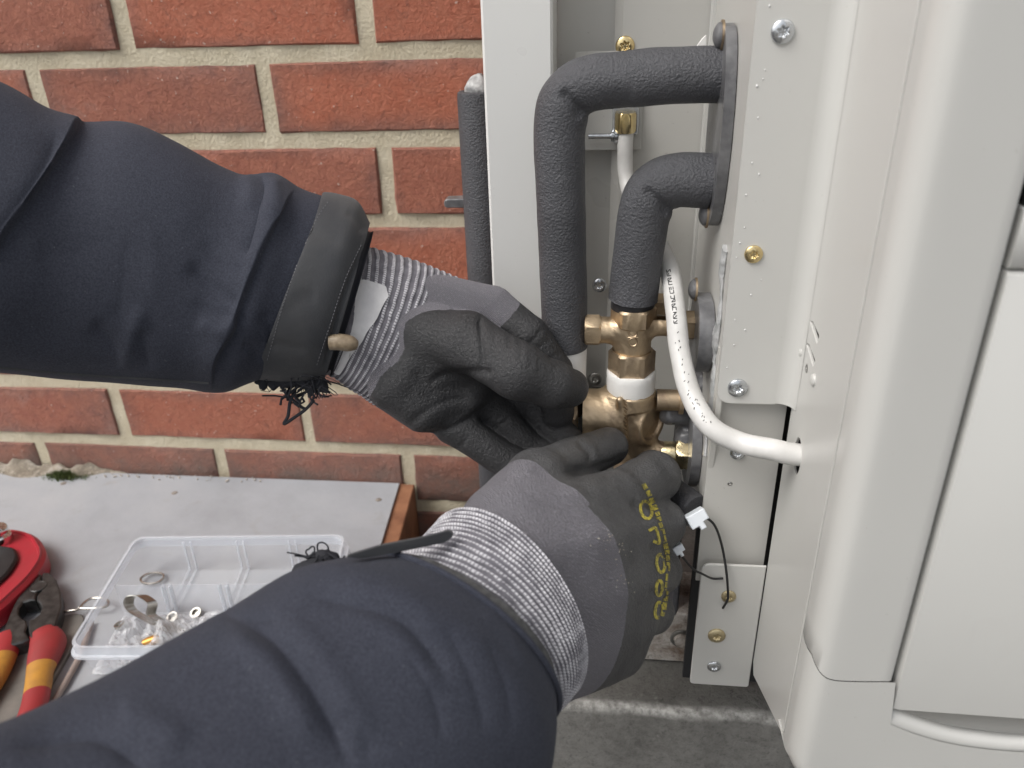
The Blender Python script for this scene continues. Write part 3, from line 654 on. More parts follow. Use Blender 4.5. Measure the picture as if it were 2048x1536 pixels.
# ------------------------------------------------------------------ the two insulated pipes from the flange
def P(*l, Y=YPI): return [at(x, y, Y if len(r_) == 0 else r_[0]) for x, y, *r_ in l]
t1 = empty('insulated_pipe', at(1130, 700, YPI), 'tall black foam-insulated pipe bending down from the top of the grey flange', 'pipe', None)
path = P((1447, 149), (1380, 150), (1300, 154), (1232, 161), (1185, 166), (1148, 182), (1125, 214), (1119, 262), (1119, 330), (1123, 440), (1127, 560), (1130, 692))
path[0][0] = XP-.0058
V, F = tube(path, .01425, 72, 300); V += vnormals(V, F)*(wob(V, 150, 1)*.00035)[:, None]
V = sculpt(V, F, [([(1118, 178), (1142, 205), (1172, 236)], -2.4, 11), ([(1160, 228), (1172, 238), (1184, 243)], 1.2, 16), ([(1200, 215), (1235, 200), (1270, 205)], -.9, 26), ([(1118, 140), (1150, 120), (1190, 118)], -.7, 14), ([(1230, 205), (1300, 213), (1420, 205)], .3, 30)])
mk('lagging', V, F, MT['foam'], t1)
zz = at(1130, 690, YPI); V, F = lathe((zz[0], YPI, zz[2]), (0, 0, -1), [(-.004, .0128), (.0, .0136), (.0, .0140), (.008, .0139), (.020, .0136), (.028, .0138), (.028, .008)], 48); V += vnormals(V, F)*(wob(V, 400, 2)*.00025)[:, None]
mk('tape_wrap', V, F, MT['tape'], t1)
mk('spigot', *lathe((zz[0], YPI, zz[2]-.024), (0, 0, -1), [(0, .0085), (.010, .0085), (.010, .012), (.024, .012), (.024, .008), (.06, .008)], 36), MT['brass_dark'], t1)
t2 = empty('insulated_pipe', at(1268, 600, YPI-.004), 'short black foam-insulated elbow pipe ending above the brass valve', 'pipe')
Y2 = YPI-.003
path = P((1430, 363), (1395, 361), (1358, 360), (1325, 368), (1300, 390), (1288, 425), (1280, 480), (1272, 540), (1266, 598), Y=Y2); path[0][0] = XP-.0058
V, F = tube(path, .0148, 72, 240); V += vnormals(V, F)*(wob(V, 150, 5)*.0004)[:, None]
V = sculpt(V, F, [([(1285, 375), (1310, 398), (1345, 430)], -2.2, 10), ([(1330, 420), (1348, 428), (1362, 425)], 1.4, 15), ([(1300, 345), (1330, 330), (1370, 330)], -.4, 20)])
mk('lagging', V, F, MT['foam'], t2)
ax2 = at(1266, 598, Y2); V, F = lathe(ax2, (at(1265, 612, Y2)-ax2), [(-.003, .0128), (-.001, .0132), (.0055, .0131), (.0062, .0118)], 48); mk('end_seal', V, F, MT['black'], t2)

# ------------------------------------------------------------------ brass valve set
YV = YPI-.005
def vz(py, px=1265): return at(px, py, YV)[2]
vx = at(1266, 660, YV)[0]; A0 = np.array([vx, YV, 0.0])
def vp(px, py, dy=0.0): return at(px, py, YV+dy)
sc = lambda py: ((at(1265, py, YV)-C0)@_F)/FP      # metres per pixel there
bv = empty('brass_valve', (vx, YV, vz(930)), 'brass tee valve with hexagon nuts and white sealing ring, held by both gloved hands', 'valve')
k = sc(680)
mk('hex_nut', *hexnut((vx, YV, vz(612)), (0, 0, -1), .0, vz(612)-vz(648), 42*k*.93, phase=.5236), MT['brass'], bv)
s = SDF((vx-.030, YV-.022, vz(960)), (vx+.030, YV+.022, vz(635)), .0006)
s.cyl((vx, YV, vz(640)), (vx, YV, vz(705)), 37*k, .002, .003)
L1 = vp(1205, 660); s.cyl((L1[0]-.004, YV, L1[2]), (vx, YV, L1[2]), 27*k, .001, .005)
L2 = vp(1330, 652); s.cyl((vx, YV, L2[2]), (L2[0]+.004, YV, L2[2]), 20*k, .001, .005)
k2 = sc(830)
s.cap((vx-.0005, YV, vz(795)), (vx+.0005, YV, vz(945)), 43*k2, 28*k2, .003)
s.cyl((vx, YV, vz(778)), (vx, YV, vz(806)), 50*k2, .0012, .0022)
L3 = vp(1165, 822); s.cyl((L3[0]-.002, YV-.003, L3[2]), (vx-.004, YV-.003, L3[2]), 50*k2, .0022, .006)
B = vp(1290, 842); dr = np.array([.80, -.60, 0.0]); s.cyl(B-dr*.004, B+dr*.0065, 46*k2, .0012, .003); s.cyl(B+dr*.004, B+dr*.012, 33*k2, .001, .0015, sub=True)
O = vp(1320, 905); s.cap(vp(1275, 900), O+np.array([.004, 0, .0]), .0088, .0072, .005)
s.cap(vp(1240, 800, -.0165), vp(1252, 900, -.0135), .0022, .0020, .002)
s.v += 0
V, F = s.mesh(); V += vnormals(V, F)*(wob(V, 1500, 8)*.00012)[:, None]
body = mk('valve_body', V, F, MT['brass'], bv)
mk('hex_nut', *hexnut((vx, YV, vz(698)), (0, 0, -1), 0, vz(698)-vz(746), 44*sc(720)*.92, phase=.52), MT['brass_dark'], bv)
V, F = lathe((vx, YV, vz(741)), (0, 0, -1), [(-.0005, .0105), (-.0005, .0147), (.0008, .0153), (.004, .0152), (.0095, .0153), (.0128, .0151), (.0135, .0135)], 64); V += vnormals(V, F)*(wob(V, 600, 12)*.0002)[:, None]
low_ = V[:, 2] < vz(741)-.0125; V[low_, 2] -= .0018*np.clip(np.sin((V[low_, 0]-vx)*900)+np.sin((V[low_, 0]-vx)*2300), 0, 2)
mk('sealing_ring', V, F, MT['tape'], bv)
n1 = vp(1202, 660); mk('hex_nut', *hexnut((n1[0], YV, n1[2]), (-1, 0, 0), 0, 32*k, 29*k*.98, phase=.5236), MT['brass'], bv)
n2 = vp(1362, 650); mk('hex_nut', *hexnut((n2[0], YV, n2[2]), (1, 0, 0), 0, 36*k, 27*k*.98, phase=.52), MT['brass'], bv)
mk('collar', *lathe((n2[0]+30*k, YV, n2[2]), (1, 0, 0), [(0, 22*k), (.008, 20*k)], 32), MT['brass'], bv)
n3 = vp(1340, 610, .03); mk('hex_nut', *hexnut((n3[0], YV+.03, n3[2]), (-1, 0, 0), 0, 40*k, 22*k, phase=.5), MT['brass_dark'], bv)
n4 = vp(1156, 836); mk('plug_nut', *hexnut((n4[0], YV-.003, n4[2]), (-1, 0, 0), 0, 36*k2, 36*k2*.95, phase=.5), MT['brass_dark'], bv)
n5 = vp(1350, 907); mk('flare_nut', *hexnut((n5[0], YV, n5[2]), (1, 0, 0), 0, .0105, .0094, phase=.45), MT['brass_light'], bv)
mk('collar', *lathe((n5[0], YV, n5[2]), (1, 0, 0), [(-.012, .0068), (-.0095, .0080), (-.0005, .0080), (.0, .0072), (.0105, .0072), (.012, .0085), (.0165, .0080), (.0165, .004)], 36), MT['brass_light'], bv)

# raised casting marks on the valve, traced on the surface
def bvh_of(o):
    me = o.data; off = WL[o.name]; return BVHTree.FromPolygons([Vector(v.co)+Vector(off) for v in me.vertices], [p.vertices[:] for p in me.polygons])
def ribbon(tree, pts, w, off=.0003, res=None, th=None):
    """ribbon lying on a surface; pts in photograph pixels, w in px"""
    Pp = np.array(pts, float); Pp = cr(Pp, res or max(8, len(Pp)*5)) if len(Pp) > 2 else np.array([Pp[0]+(Pp[1]-Pp[0])*t for t in np.linspace(0, 1, 6)])
    T = np.gradient(Pp, axis=0); T /= np.linalg.norm(T, axis=1)[:, None]+1e-9; Nn = np.stack([-T[:, 1], T[:, 0]], 1); V = []; ok = []
    for i in range(len(Pp)):
        for sgn in (-1, 0, 1):
            q = Pp[i]+Nn[i]*sgn*w/2; d = Vector(ray(*q)).normalized(); h = tree.ray_cast(Vector(C0), d)
            if h[0] is None: V.append(np.zeros(3)); ok.append(False)
            else: n = h[1] if h[1].dot(d) < 0 else -h[1]; V.append(np.array(h[0]+n*(off*(1.0 if sgn == 0 or th is None else th)))); ok.append(True)
    F = []
    for i in range(len(Pp)-1):
        for a in (0, 1):
            f = [i*3+a, i*3+a+1, i*3+a+4, i*3+a+3]
            if all(ok[j] for j in f) and max(np.linalg.norm(V[f[0]]-V[j]) for j in f) < .006: F.append(f)
    return np.array(V), F
def ell(cx, cy, rx, ry, rot=0, a0=0, a1=360, n=14):
    c, s_ = math.cos(math.radians(rot)), math.sin(math.radians(rot)); return [(cx+rx*math.cos(t)*c-ry*math.sin(t)*s_, cy+rx*math.cos(t)*s_+ry*math.sin(t)*c) for t in np.radians(np.linspace(a0, a1, n))]
bt = bvh_of(body)
for q_ in (ribbon(bt, ell(1266, 666, 8, 8), 3.0, .0005, 24, .2), ribbon(bt, ell(1266, 684, 8, 8), 3.0, .0005, 24, .2)): mk('casting_mark', *q_, MT['brass'], bv)
tag(mk('casting_mark', *join([ribbon(bt, [(1256, 675), (1276, 675)], 2.5, .0005, None, .2)]+[ribbon(bt, [(1247+(i % 2)*2, 800+i*7), (1253+(i % 3), 805+i*7)], 3.0, .0006, None, .2) for i in range(12)]), MT['brass'], bv), None, kind='stuff')

# ------------------------------------------------------------------ brass cable gland and white cable
gl = empty('cable_gland', at(1252, 268, YB-.010), 'small brass gland at the top of the white cable, under the tall pipe', 'gland')
g0 = at(1252, 225, YB-.010); mk('gland_nut', *hexnut(g0, (0, 0, -1), 0, .0125, .0060, phase=.5), MT['gold'], gl)
mk('gland_bracket', *boxm(g0[0]-.0085, g0[0]+.0085, g0[1]+.004, YB-.0008, g0[2]-.0145, g0[2]+.012, .001), MT['zinc'], gl, smooth=False)
bq = at(1232, 272, YB-.008); V1 = lathe(bq, (-1, 0, 0), [(-.001, .003), (-.001, .0050), (.0008, .0052), (.0016, .0036), (.0032, .0036), (.0036, .0018), (.018, .0018)], 24); mk('bolt', *V1, MT['zinc'], gl)
cab = [at(1252, 262, YB-.010), at(1250, 300, YB-.011), at(1253, 360, YB-.014), at(1272, 420, YB-.03), at(1308, 470, .482), at(1338, 535, .452), at(1351, 620, .420), at(1359, 700, .406), at(1380, 785, .390), at(1420, 852, .374), at(1480, 885, .367), at(1545, 899, .360)]
e = axx(1597, 909, XS); cab += [e+np.array([-.002, 0, 0]), e+np.array([.02, .0, -.001])]
V, F = tube(cab, [.0050]*3+[.0052]*2+[.0058]*9, 28, 200); V += vnormals(V, F)*(wob(V, 120, 6)*.0002)[:, None]
wc = mk('white_cable', V, F, MT['cable']); tag(wc, 'thick white cable curving down beside the brass valve into the side sheet', 'cable')
ct = bvh_of(wc); mk_ = []
gly = [[(0, 0), (0, 9)], [(0, 0), (6, 0)], [(0, 5), (6, 5)], [(6, 0), (6, 9)], [(0, 9), (6, 9)], [(0, 0), (6, 9)]]
rr = random.Random(3); axis_px = cr(project(np.array(cab[5:10])), 100)
for i in range(13):
    c = axis_px[2+int(i*2.5)]; tn = axis_px[3+int(i*2.5)]-axis_px[2+int(i*2.5)]; tn /= np.linalg.norm(tn); nn = np.array([-tn[1], tn[0]])
    for g in rr.sample(gly, 3): mk_.append(ribbon(ct, [tuple(c+tn*(a-3)*1.0+nn*(b-2)*.8) for a, b in g], 1.7, .00015))
for i in range(26):
    c = axis_px[rr.randint(36, 96)]+np.array([rr.uniform(-6, 9), rr.uniform(-4, 4)]); mk_.append(ribbon(ct, [tuple(c), tuple(c+np.array([rr.uniform(-3, 3), rr.uniform(2, 5)]))], rr.uniform(1, 2), .00012))
tag(mk('cable_print', *join([q for q in mk_ if len(q[1])]), MT['ink'], wc), 'black printed lettering, partly rubbed off')

# ------------------------------------------------------------------ sensor clips and thin wires beside the lower hand
MT['wire'] = pm('black_wire', (.012, .012, .013), None, rough=.35)
sl = empty('sensor_lead', at(1395, 1060, .42), 'white plastic sensor clip on a black tube, its thin wire hooked on a screw', 'sensor')
fA, fB = ad(1290, 945, .52), ad(1394, 1024, .472)
mk('foam_sleeve', *foamtube([fA, (fA*.5+fB*.5), fB], .0105, 32, 60, 7), MT['foam'], sl)
def clip(px, py, dep, w, h, name, parent, mat):
    c = ad(px, py, dep); u = _R*math.cos(.55)-_U*math.sin(.55)*-1; u = _R*.80+_U*.45; u /= np.linalg.norm(u); v = np.cross(u, -_F); v /= np.linalg.norm(v); n_ = np.cross(u, v)
    L = roundpoly([(-w, -h), (w, -h), (w, h*.25), (w*.35, h*.25), (w*.35, h*1.0), (-w*.25, h*1.0), (-w*.25, h*.5), (-w, h*.5)], w*.10)
    return mk(name, *plate(L, [], lambda a, b, d: c+u*a+v*b+n_*(d-.004), .008, .0006), mat, parent, sharp=40)
clip(1396, 1040, .455, .0060, .0055, 'clip', sl, MT['plastic_white'])
wpt = [ad(1410, 1033, .452), ad(1430, 1052, .455), ad(1444, 1092, .468), at(1453, 1145, YP-.006), at(1456, 1186, YP-.007), at(1455, 1200, YP-.006), at(1446, 1216, YP-.002)]
mk('wire', *tube(wpt, .0008, 8, 60), MT['wire'], sl)
sl2 = empty('sensor_lead', ad(1358, 1105, .48), 'small white wire connector at the knuckles with a loose black wire', 'sensor')
clip(1357, 1100, .462, .0034, .0036, 'clip', sl2, MT['plastic_white'])
mk('wire', *tube([ad(1362, 1110, .462), ad(1385, 1137, .465), ad(1405, 1148, .468), at(1425, 1157, YP-.003), at(1446, 1157, YP-.0016)], .0007, 8, 50), MT['wire'], sl2)
# ------------------------------------------------------------------ low bench by the wall: grey sheet on a brown timber frame
BZ = EYE-.494
def m_sheet():
    m, N, L, b = nodes('grey_sheet'); co = coords(N)
    c = ramp(N, L, noise(N, L, co, 5, 6, .65, .4), [(.3, (.28, .29, .31)), (.52, (.36, .375, .40)), (.7, (.41, .42, .435))])
    d = ramp(N, L, noise(N, L, co, 26, 6, .7, .5), [(.58, (0, 0, 0)), (.75, (1, 1, 1))]); c = mixc(N, L, math_(N, L, 'MULTIPLY', d, .45), c, (.27, .255, .23))
    e = ramp(N, L, noise(N, L, co, 13, 5, .7), [(.66, (0, 0, 0)), (.78, (1, 1, 1))]); c = mixc(N, L, math_(N, L, 'MULTIPLY', e, .30), c, (.42, .27, .14)); L.new(c, b.inputs['Base Color'])
    b.inputs['Roughness'].default_value = .55; bump(N, L, b, noise(N, L, co, 60, 5, .6), .25, .002); return m
MT['sheet'] = m_sheet(); MT['timber'] = pm('stained_timber', (.20, .085, .045), (.36, .17, .09), 30, .6, bmp=.4, bsc=120, bd=.0015); MT['timber_d'] = MT['timber']
bn = empty('low_bench', (-.7, .45, 0), 'low bench with a weathered grey sheet top and brown timber edge', 'bench')
a, b2 = az(799, 966, BZ), az(764, 1082, BZ); dr = (b2-a)/np.linalg.norm(b2-a); nr = a+dr*.56; fr = np.array([-1.6, a[1]-.004, BZ]); nl = np.array([-1.6, nr[1], BZ])
mk('top_sheet', *plate([(p[0], p[1]) for p in (a, nr, nl, fr)], [], lambda u, v, d: np.array([u, v, BZ-d]), .003, .0005), MT['sheet'], bn, smooth=False)
ox = .0165; tz = BZ-.0035
def board(poly, z0, z1, name='frame_board', mat='timber'): return mk(name, *plate(poly, [], lambda u, v, d: np.array([u, v, z1-d]), z1-z0, .001), MT[mat], bn, smooth=False)
board([(a[0]-.012, WY-.0005), (a[0]+ox, WY-.0005), (nr[0]+ox, nr[1]), (nr[0]-.012, nr[1])], tz-.10, tz)
board([(-1.6, WY-.004), (a[0]-.013, WY-.004), (a[0]-.013, WY-.030), (-1.6, WY-.030)], tz-.10, tz+.0032)
board([(-1.6, nr[1]+.02), (nr[0]-.013, nr[1]+.02), (nr[0]-.013, nr[1]), (-1.6, nr[1])], tz-.10, tz)
for x in (-.8,): board([(x-.02, nr[1]+.021), (x+.02, nr[1]+.021), (x+.02, WY-.031), (x-.02, WY-.031)], 0.001, tz-.001, 'bearer')
for px, py in ((127, 967), (349, 986), (757, 1000), (690, 955)):
    p = az(px, py, BZ); mk('nail_head', *lathe(p, (0, 0, 1), [(-.0005, .0034), (.0004, .0034), (.0008, .0026)], 16), MT['galv'], bn)
# pale grit and moss where bench meets wall
gr = []
for i in range(110):
    px = random.choice((random.uniform(-60, 240), random.uniform(-60, 540))); w = random.random()**2; q = at(px, 938, WY-.004-.012*random.random()); r_ = random.uniform(.0005, .0015); bm = bmesh.new(); bmesh.ops.create_icosphere(bm, subdivisions=1, radius=r_)
    for v in bm.verts: v.co = v.co*random.uniform(.7, 1.2)
    v_, f_ = bm_out(bm); gr.append((v_+np.array([q[0], q[1], BZ+.0005+r_*.4]), f_))
MT['grit'] = pm('pale_grit', (.32, .27, .22), (.62, .58, .52), 500, .9)
tag(mk('grit', *join(gr), MT['grit'], smooth=False), 'pale mortar grit along the foot of the wall', 'grit', None, 'stuff')
V = np.array([[x, WY-.001-y*min(1, (-.555-x)/.06), BZ-.002+(h+.002)*min(1, (-.555-x)/.06)] for x in np.linspace(-.80, -.56, 60) for y, h in ((0, .008+.003*math.sin(x*61)+.003*math.sin(x*143)+.002*math.sin(x*311)), (.006, .005+.002*math.sin(x*77)+.0015*math.sin(x*233)), (.012+.004*math.sin(x*90), .002), (.020+.006*math.sin(x*53), -.002))])
tag(mk('mortar_fillet', V, [[i*4+j, i*4+j+1, i*4+4+j+1, i*4+4+j] for i in range(59) for j in range(3)], m_concrete('crumbled_mortar', (.14, .12, .09), (.26, .22, .17), (.46, .42, .36), 60), sharp=None), 'crumbled pale mortar fillet at the wall foot behind the bench', 'mortar', None, 'stuff')
V = []; F = []
mc = at(122, 930, WY-.016); mc[2] = BZ+.001
for i in range(900):
    a_ = random.gauss(0, .0125); y_ = random.gauss(0, .0045); hgt = random.uniform(.002, .0075)*max(.2, 1-abs(a_)/.03); an = random.uniform(0, 6.28); p = mc+np.array([a_, y_, 0.0]); wv = np.array([math.cos(an), math.sin(an), 0])*.0007
    tip = p+np.array([random.gauss(0, .0016), random.gauss(0, .0016)-.001, hgt+.001]); k_ = len(V); V += [p-wv, p+wv, tip]; F.append([k_, k_+1, k_+2])
tag(mk('moss', np.array(V), F, pm('moss_green', (.055, .085, .020), (.13, .16, .05), 200, .8), smooth=False), 'small green moss tuft at the foot of the wall', 'moss', None, 'stuff')

# ------------------------------------------------------------------ clear organiser box
def m_clear(name, al, col=(.84, .88, .94), rough=.16):
    m, N, L, b = nodes(name); b.inputs['Base Color'].default_value = (*col, 1); b.inputs['Roughness'].default_value = rough; b.inputs['Alpha'].default_value = al; b.inputs['Specular IOR Level'].default_value = .6; return m
MT['clear'] = m_clear('frosted_clear_plastic', .19); MT['rim'] = m_clear('clear_plastic_rim', .42); MT['bag'] = m_clear('clear_film', .34, (.92, .93, .95), .10)
HB = .038; zR = BZ+HB
BL, BR, FL = az(272, 1075, zR), az(688, 1070, zR), az(148, 1293, zR)
W_, D_ = np.linalg.norm(BR-BL), np.linalg.norm(FL-BL); e1 = (BR-BL)/W_; e2a = (FL-BL)/D_; pr = np.array([e1[1], -e1[0], 0]); e2 = e2a+pr*.35; e2 /= np.linalg.norm(e2)
def bx(u, v, h): return BL+e1*u+e2*v+np.array([0, 0, h-HB])
ob = empty('organiser_box', bx(W_/2, D_/2, 0), 'clear plastic compartment box holding clips and bags, on the bench', 'box')
def obox(u0, u1, v0, v1, h0, h1):
    V = np.array([bx(u, v, h) for h in (h0, h1) for v in (v0, v1) for u in (u0, u1)]); return V, [[0, 1, 3, 2], [4, 6, 7, 5], [0, 4, 5, 1], [2, 3, 7, 6], [0, 2, 6, 4], [1, 5, 7, 3]]
tp = .004
def rr_ring(off, h, r0=.012, n=6):
    return [bx(p[0], p[1], h) for p in roundpoly([(-off, -off), (W_+off, -off), (W_+off, D_+off), (-off, D_+off)], r0, n)]
def rings(specs, close=False):
    L = [rr_ring(o_, h) for o_, h in specs]; m = len(L[0]); V = np.concatenate([np.array(l) for l in L]); F = [[i*m+j, i*m+(j+1) % m, (i+1)*m+(j+1) % m, (i+1)*m+j] for i in range(len(L)-1) for j in range(m)]
    if close: F.append(list(range((len(L)-1)*m, len(L)*m)))
    return V, F
mk('tray', *rings([(-.0012, .0355), (-.0028, .010), (-.0050, .0012), (-.012, .0008)], True), MT['clear'], ob, sharp=50)
mk('rim', *rings([(-.0012, .0355), (-.0010, .0380), (.0012, .0380), (.0014, .0300), (.0034, .0295), (.0034, .0270), (.0008, .0265), (-.0004, .0350)]), MT['rim'], ob, sharp=40)
vd = .44*D_
mk('divider', *obox(.003, W_-.003, vd-.0006, vd+.0006, .0012, .0325), MT['clear'], ob, smooth=False)
for f in (.245, .50, .75):
    for s_ in (-.0034, .0034):
        for v0, v1, h1 in ((.0022, .0045, .034), (vd-.003, vd-.0007, .032), (vd+.0007, vd+.003, .032), (D_-.0045, D_-.0022, .034)):
            mk('divider_rib', *obox(f*W_+s_-.0006, f*W_+s_+.0006, v0, v1, .0013, h1), MT['rim'], ob, smooth=False)
        mk('divider_rib', *obox(f*W_+s_-.0006, f*W_+s_+.0006, .0046, vd-.0031, .0012, .0036), MT['clear'], ob, smooth=False)
mk('hinge_catch', *obox(W_+.0036, W_+.0062, .012, .034, .024, .034), MT['rim'], ob, smooth=False)
# contents
def film(u0, u1, v0, v1, h0, amp, seed, name, label):
    n = 34; r = np.random.default_rng(seed); U, Vv = np.meshgrid(np.linspace(0, 1, n), np.linspace(0, 1, n), indexing='ij'); P_ = np.stack([U.ravel()*(u1-u0), Vv.ravel()*(v1-v0), np.zeros(n*n)], 1)
    hh = h0+amp*(np.abs(wob(P_, 160, seed))+.6*np.abs(wob(P_, 330, seed+1))+.35*np.abs(wob(P_, 700, seed+2)))*np.sin(np.pi*U.ravel())**.4*np.sin(np.pi*Vv.ravel())**.4
    V = np.array([bx(u0+p[0], v0+p[1], h) for p, h in zip(P_, hh)]); F = [[i*n+j, (i+1)*n+j, (i+1)*n+j+1, i*n+j+1] for i in range(n-1) for j in range(n-1)]
    return tag(mk(name, V, F, MT['bag'], smooth=False), label, 'plastic bag')
film(.006, .085, D_*.50, D_-.004, .003, .014, 4, 'plastic_bag', 'crumpled clear plastic bag in the near left compartment of the box')
film(.080, .17, D_*.47, D_-.02, .003, .013, 9, 'plastic_bag', 'clear plastic bag beside the metal clip in the organiser box')
MT['clipm'] = pm('clip_steel', (.42, .40, .36), (.60, .58, .53), 90, .25, 1.0)
def strap(pts, wid, th, name, label, cat, Y0):
    Pp = cr(np.array([at(x, y, Y0) for x, y in pts]), 60); T = np.gradient(Pp, axis=0); T /= np.linalg.norm(T, axis=1)[:, None]; n = np.array([.35, .75, -.55]); n /= np.linalg.norm(n); B_ = np.cross(T, n); B_ /= np.linalg.norm(B_, axis=1)[:, None]
    V = np.concatenate([Pp-n*wid/2-B_*th/2, Pp+n*wid/2-B_*th/2, Pp+n*wid/2+B_*th/2, Pp-n*wid/2+B_*th/2]); m = 60
    F = [[a*m+i, b*m+i, b*m+i+1, a*m+i+1] for i in range(m-1) for a, b in ((0, 1), (1, 2), (2, 3), (3, 0))]+[[0, m, 2*m, 3*m], [m-1, 2*m-1, 3*m-1, 4*m-1]]
    return tag(mk(name, *fixn(V, F), MT['clipm'], sharp=30), label, cat)
yc = az(300, 1225, BZ+.022)[1]
strap([(372, 1268), (335, 1246), (303, 1230), (305, 1208), (285, 1192), (264, 1192), (257, 1206), (266, 1222), (290, 1236), (330, 1256), (352, 1268)], .010, .0009, 'pipe_clip', 'bent metal clip with a round loop lying in the organiser box', 'clip', yc)
strap([(520, 1232), (500, 1222), (492, 1213), (480, 1212), (472, 1220), (480, 1228), (510, 1240)], .008, .0008, 'pipe_clip', 'metal clip half hidden by the lower sleeve, in the organiser box', 'clip', az(490, 1225, BZ+.012)[1])
pw = az(302, 1282, BZ+.008); mk_o = mk('brass_olive', *lathe(pw, (.8, .3, .2), [(-.006, .0025), (-.006, .0038), (-.002, .0042), (.002, .0042), (.006, .0038), (.006, .0025)], 24), pm('orange_brass', (.55, .28, .07), None, rough=.35, metal=.6)); tag(mk_o, 'small orange brass ring in the near compartment of the organiser box', 'ring')
pw = az(305, 1158, BZ+.003); tag(mk('washer_ring', *tube([pw+np.array([.011*math.cos(t), .008*math.sin(t), .001]) for t in np.linspace(0, 6.2832, 40)], .0012, 8), MT['clipm']), 'thin metal ring in the back left compartment of the organiser box', 'ring')

# ------------------------------------------------------------------ pliers
def onp(pts, z): return [tuple(az(x, y, z)[:2]) for x, y in pts]
MT['jaw'] = pm('phosphated_steel', (.055, .055, .055), (.11, .11, .108), 120, .38, .75, bmp=.25, bsc=300, bd=.0006, rv=.2)
MT['grip_red'] = pm('red_grip', (.36, .026, .032), (.26, .03, .03), 30, .5, bmp=.12, bsc=200); MT['grip_yel'] = pm('yellow_grip', (.55, .27, .035), (.36, .17, .04), 45, .5, bmp=.12, bsc=200)
zj = BZ+.017; pr_ = empty('pliers', az(70, 1280, BZ), 'combination pliers with grey jaws and red and yellow handles, on the bench', 'pliers')
jl = onp([(58, 1277), (45, 1284), (22, 1290), (2, 1282), (10, 1250), (28, 1208), (52, 1165), (74, 1147), (82, 1148), (80, 1180), (72, 1189), (70, 1199), (60, 1200), (46, 1204), (37, 1216), (37, 1228), (44, 1236), (52, 1240), (54, 1250), (50, 1262)], zj)
jr = onp([(84, 1147), (96, 1144), (112, 1158), (121, 1184), (122, 1212), (112, 1246), (104, 1270), (88, 1280), (62, 1278), (57, 1262), (57, 1242), (66, 1238), (78, 1228), (83, 1216), (80, 1206), (73, 1200), (74, 1190), (83, 1181)], zj)
mk('jaw', *plate(jl, [], lambda u, v, d: np.array([u, v, zj-d]), .013, .0012), MT['jaw'], pr_, sharp=30)
mk('jaw', *plate(jr, [], lambda u, v, d: np.array([u, v, zj-d]), .013, .0012), MT['jaw'], pr_, sharp=30)
pv = az(77, 1173, zj); mk('pivot', *lathe(pv, (0, 0, 1), [(-.002, .0075), (.0004, .0075), (.0008, .0070), (.0008, .0062), (.0006, .006)], 36), MT['jaw'], pr_)
def grip(pts, rad, cuts, z):
    Pp = np.array([az(x, y, z) for x, y in pts]); rr_ = np.array(rad); Q = cr(np.c_[Pp, rr_], 120)
    for i, (c0, c1, m_) in enumerate(cuts):
        q = Q[int(c0*119):int(c1*119)+1]; V, F = tube(q[:, :3], q[:, 3], 28); V[:, 2] = z+(V[:, 2]-z)*.72
        mk('grip' if m_ == 'grip_red' else 'grip_band', V, F, MT[m_], pr_, sharp=60)
grip([(88, 1268), (96, 1288), (90, 1312), (80, 1345), (76, 1375), (66, 1420), (40, 1480), (0, 1560)], [.0115, .0142, .0132, .0104, .0100, .0098, .0095, .009], [(0, .38, 'grip_red'), (.38, .62, 'grip_yel'), (.62, 1, 'grip_red')], BZ+.0105)
grip([(18, 1272), (10, 1300), (-8, 1345), (-40, 1400), (-90, 1470), (-140, 1560)], [.0095, .0112, .0108, .0100, .0096, .009], [(0, .28, 'grip_red'), (.28, .60, 'grip_yel'), (.60, 1, 'grip_red')], BZ+.0105)
p = az(112, 1296, BZ+.012); 
# ------------------------------------------------------------------ red hand tool with chrome knob
zt_ = BZ+.022; rt = empty('hand_tool', az(-20, 1130, BZ), 'red hand tool with black inlay and chrome knob at the left edge of the bench', 'tool')
MT['toolred'] = pm('red_tool_plastic', (.42, .018, .034), (.34, .03, .04), 25, .36)
ro = roundpoly(onp([(-260, 1110), (-60, 1048), (70, 1062), (96, 1105), (70, 1150), (-20, 1235), (-260, 1370)], zt_), .02, 8)
mk('tool_body', *plate(ro, [], lambda u, v, d: np.array([u, v, zt_-d]), .018, .0028), MT['toolred'], rt, sharp=30)
ri = np.array(ro); cc = ri.mean(0); 
def inset(L, d): L = np.array(L); m = len(L); e = np.roll(L, -1, 0)-np.roll(L, 1, 0); e /= np.linalg.norm(e, axis=1)[:, None]; nn = np.stack([e[:, 1], -e[:, 0]], 1); A_ = np.sum(L[:, 0]*np.roll(L[:, 1], -1)-np.roll(L[:, 0], -1)*L[:, 1]); return L-nn*np.sign(A_)*d
V = [np.array([*q, zt_+dz]) for o_, dz in ((.0030, -.0008), (.0042, .0022), (.0062, .0022), (.0074, -.0008)) for q in inset(ro, o_)]; m = len(ro)
mk('raised_rim', *fixn(np.array(V), [[i*m+j, i*m+(j+1) % m, (i+1)*m+(j+1) % m, (i+1)*m+j] for i in range(3) for j in range(m)]), MT['toolred'], rt, sharp=40)
mk('black_inlay', *plate(roundpoly(onp([(-160, 1130), (-30, 1088), (30, 1094), (36, 1116), (18, 1145), (-20, 1180), (-160, 1240)], zt_+.004), .008, 6), [], lambda u, v, d: np.array([u, v, zt_+.005-d]), .006, .002), MT['black'], rt, sharp=40)
kp = az(4, 1082, zt_); mk('chrome_knob', *lathe(kp, (0, 0, 1), [(-.002, .0105), (.004, .0105), (.007, .0100), (.0085, .0078), (.010, .0080), (.0125, .0092), (.0155, .0092), (.018, .0078), (.0198, .0045), (.0203, .001)], 40), MT['chrome'], rt)
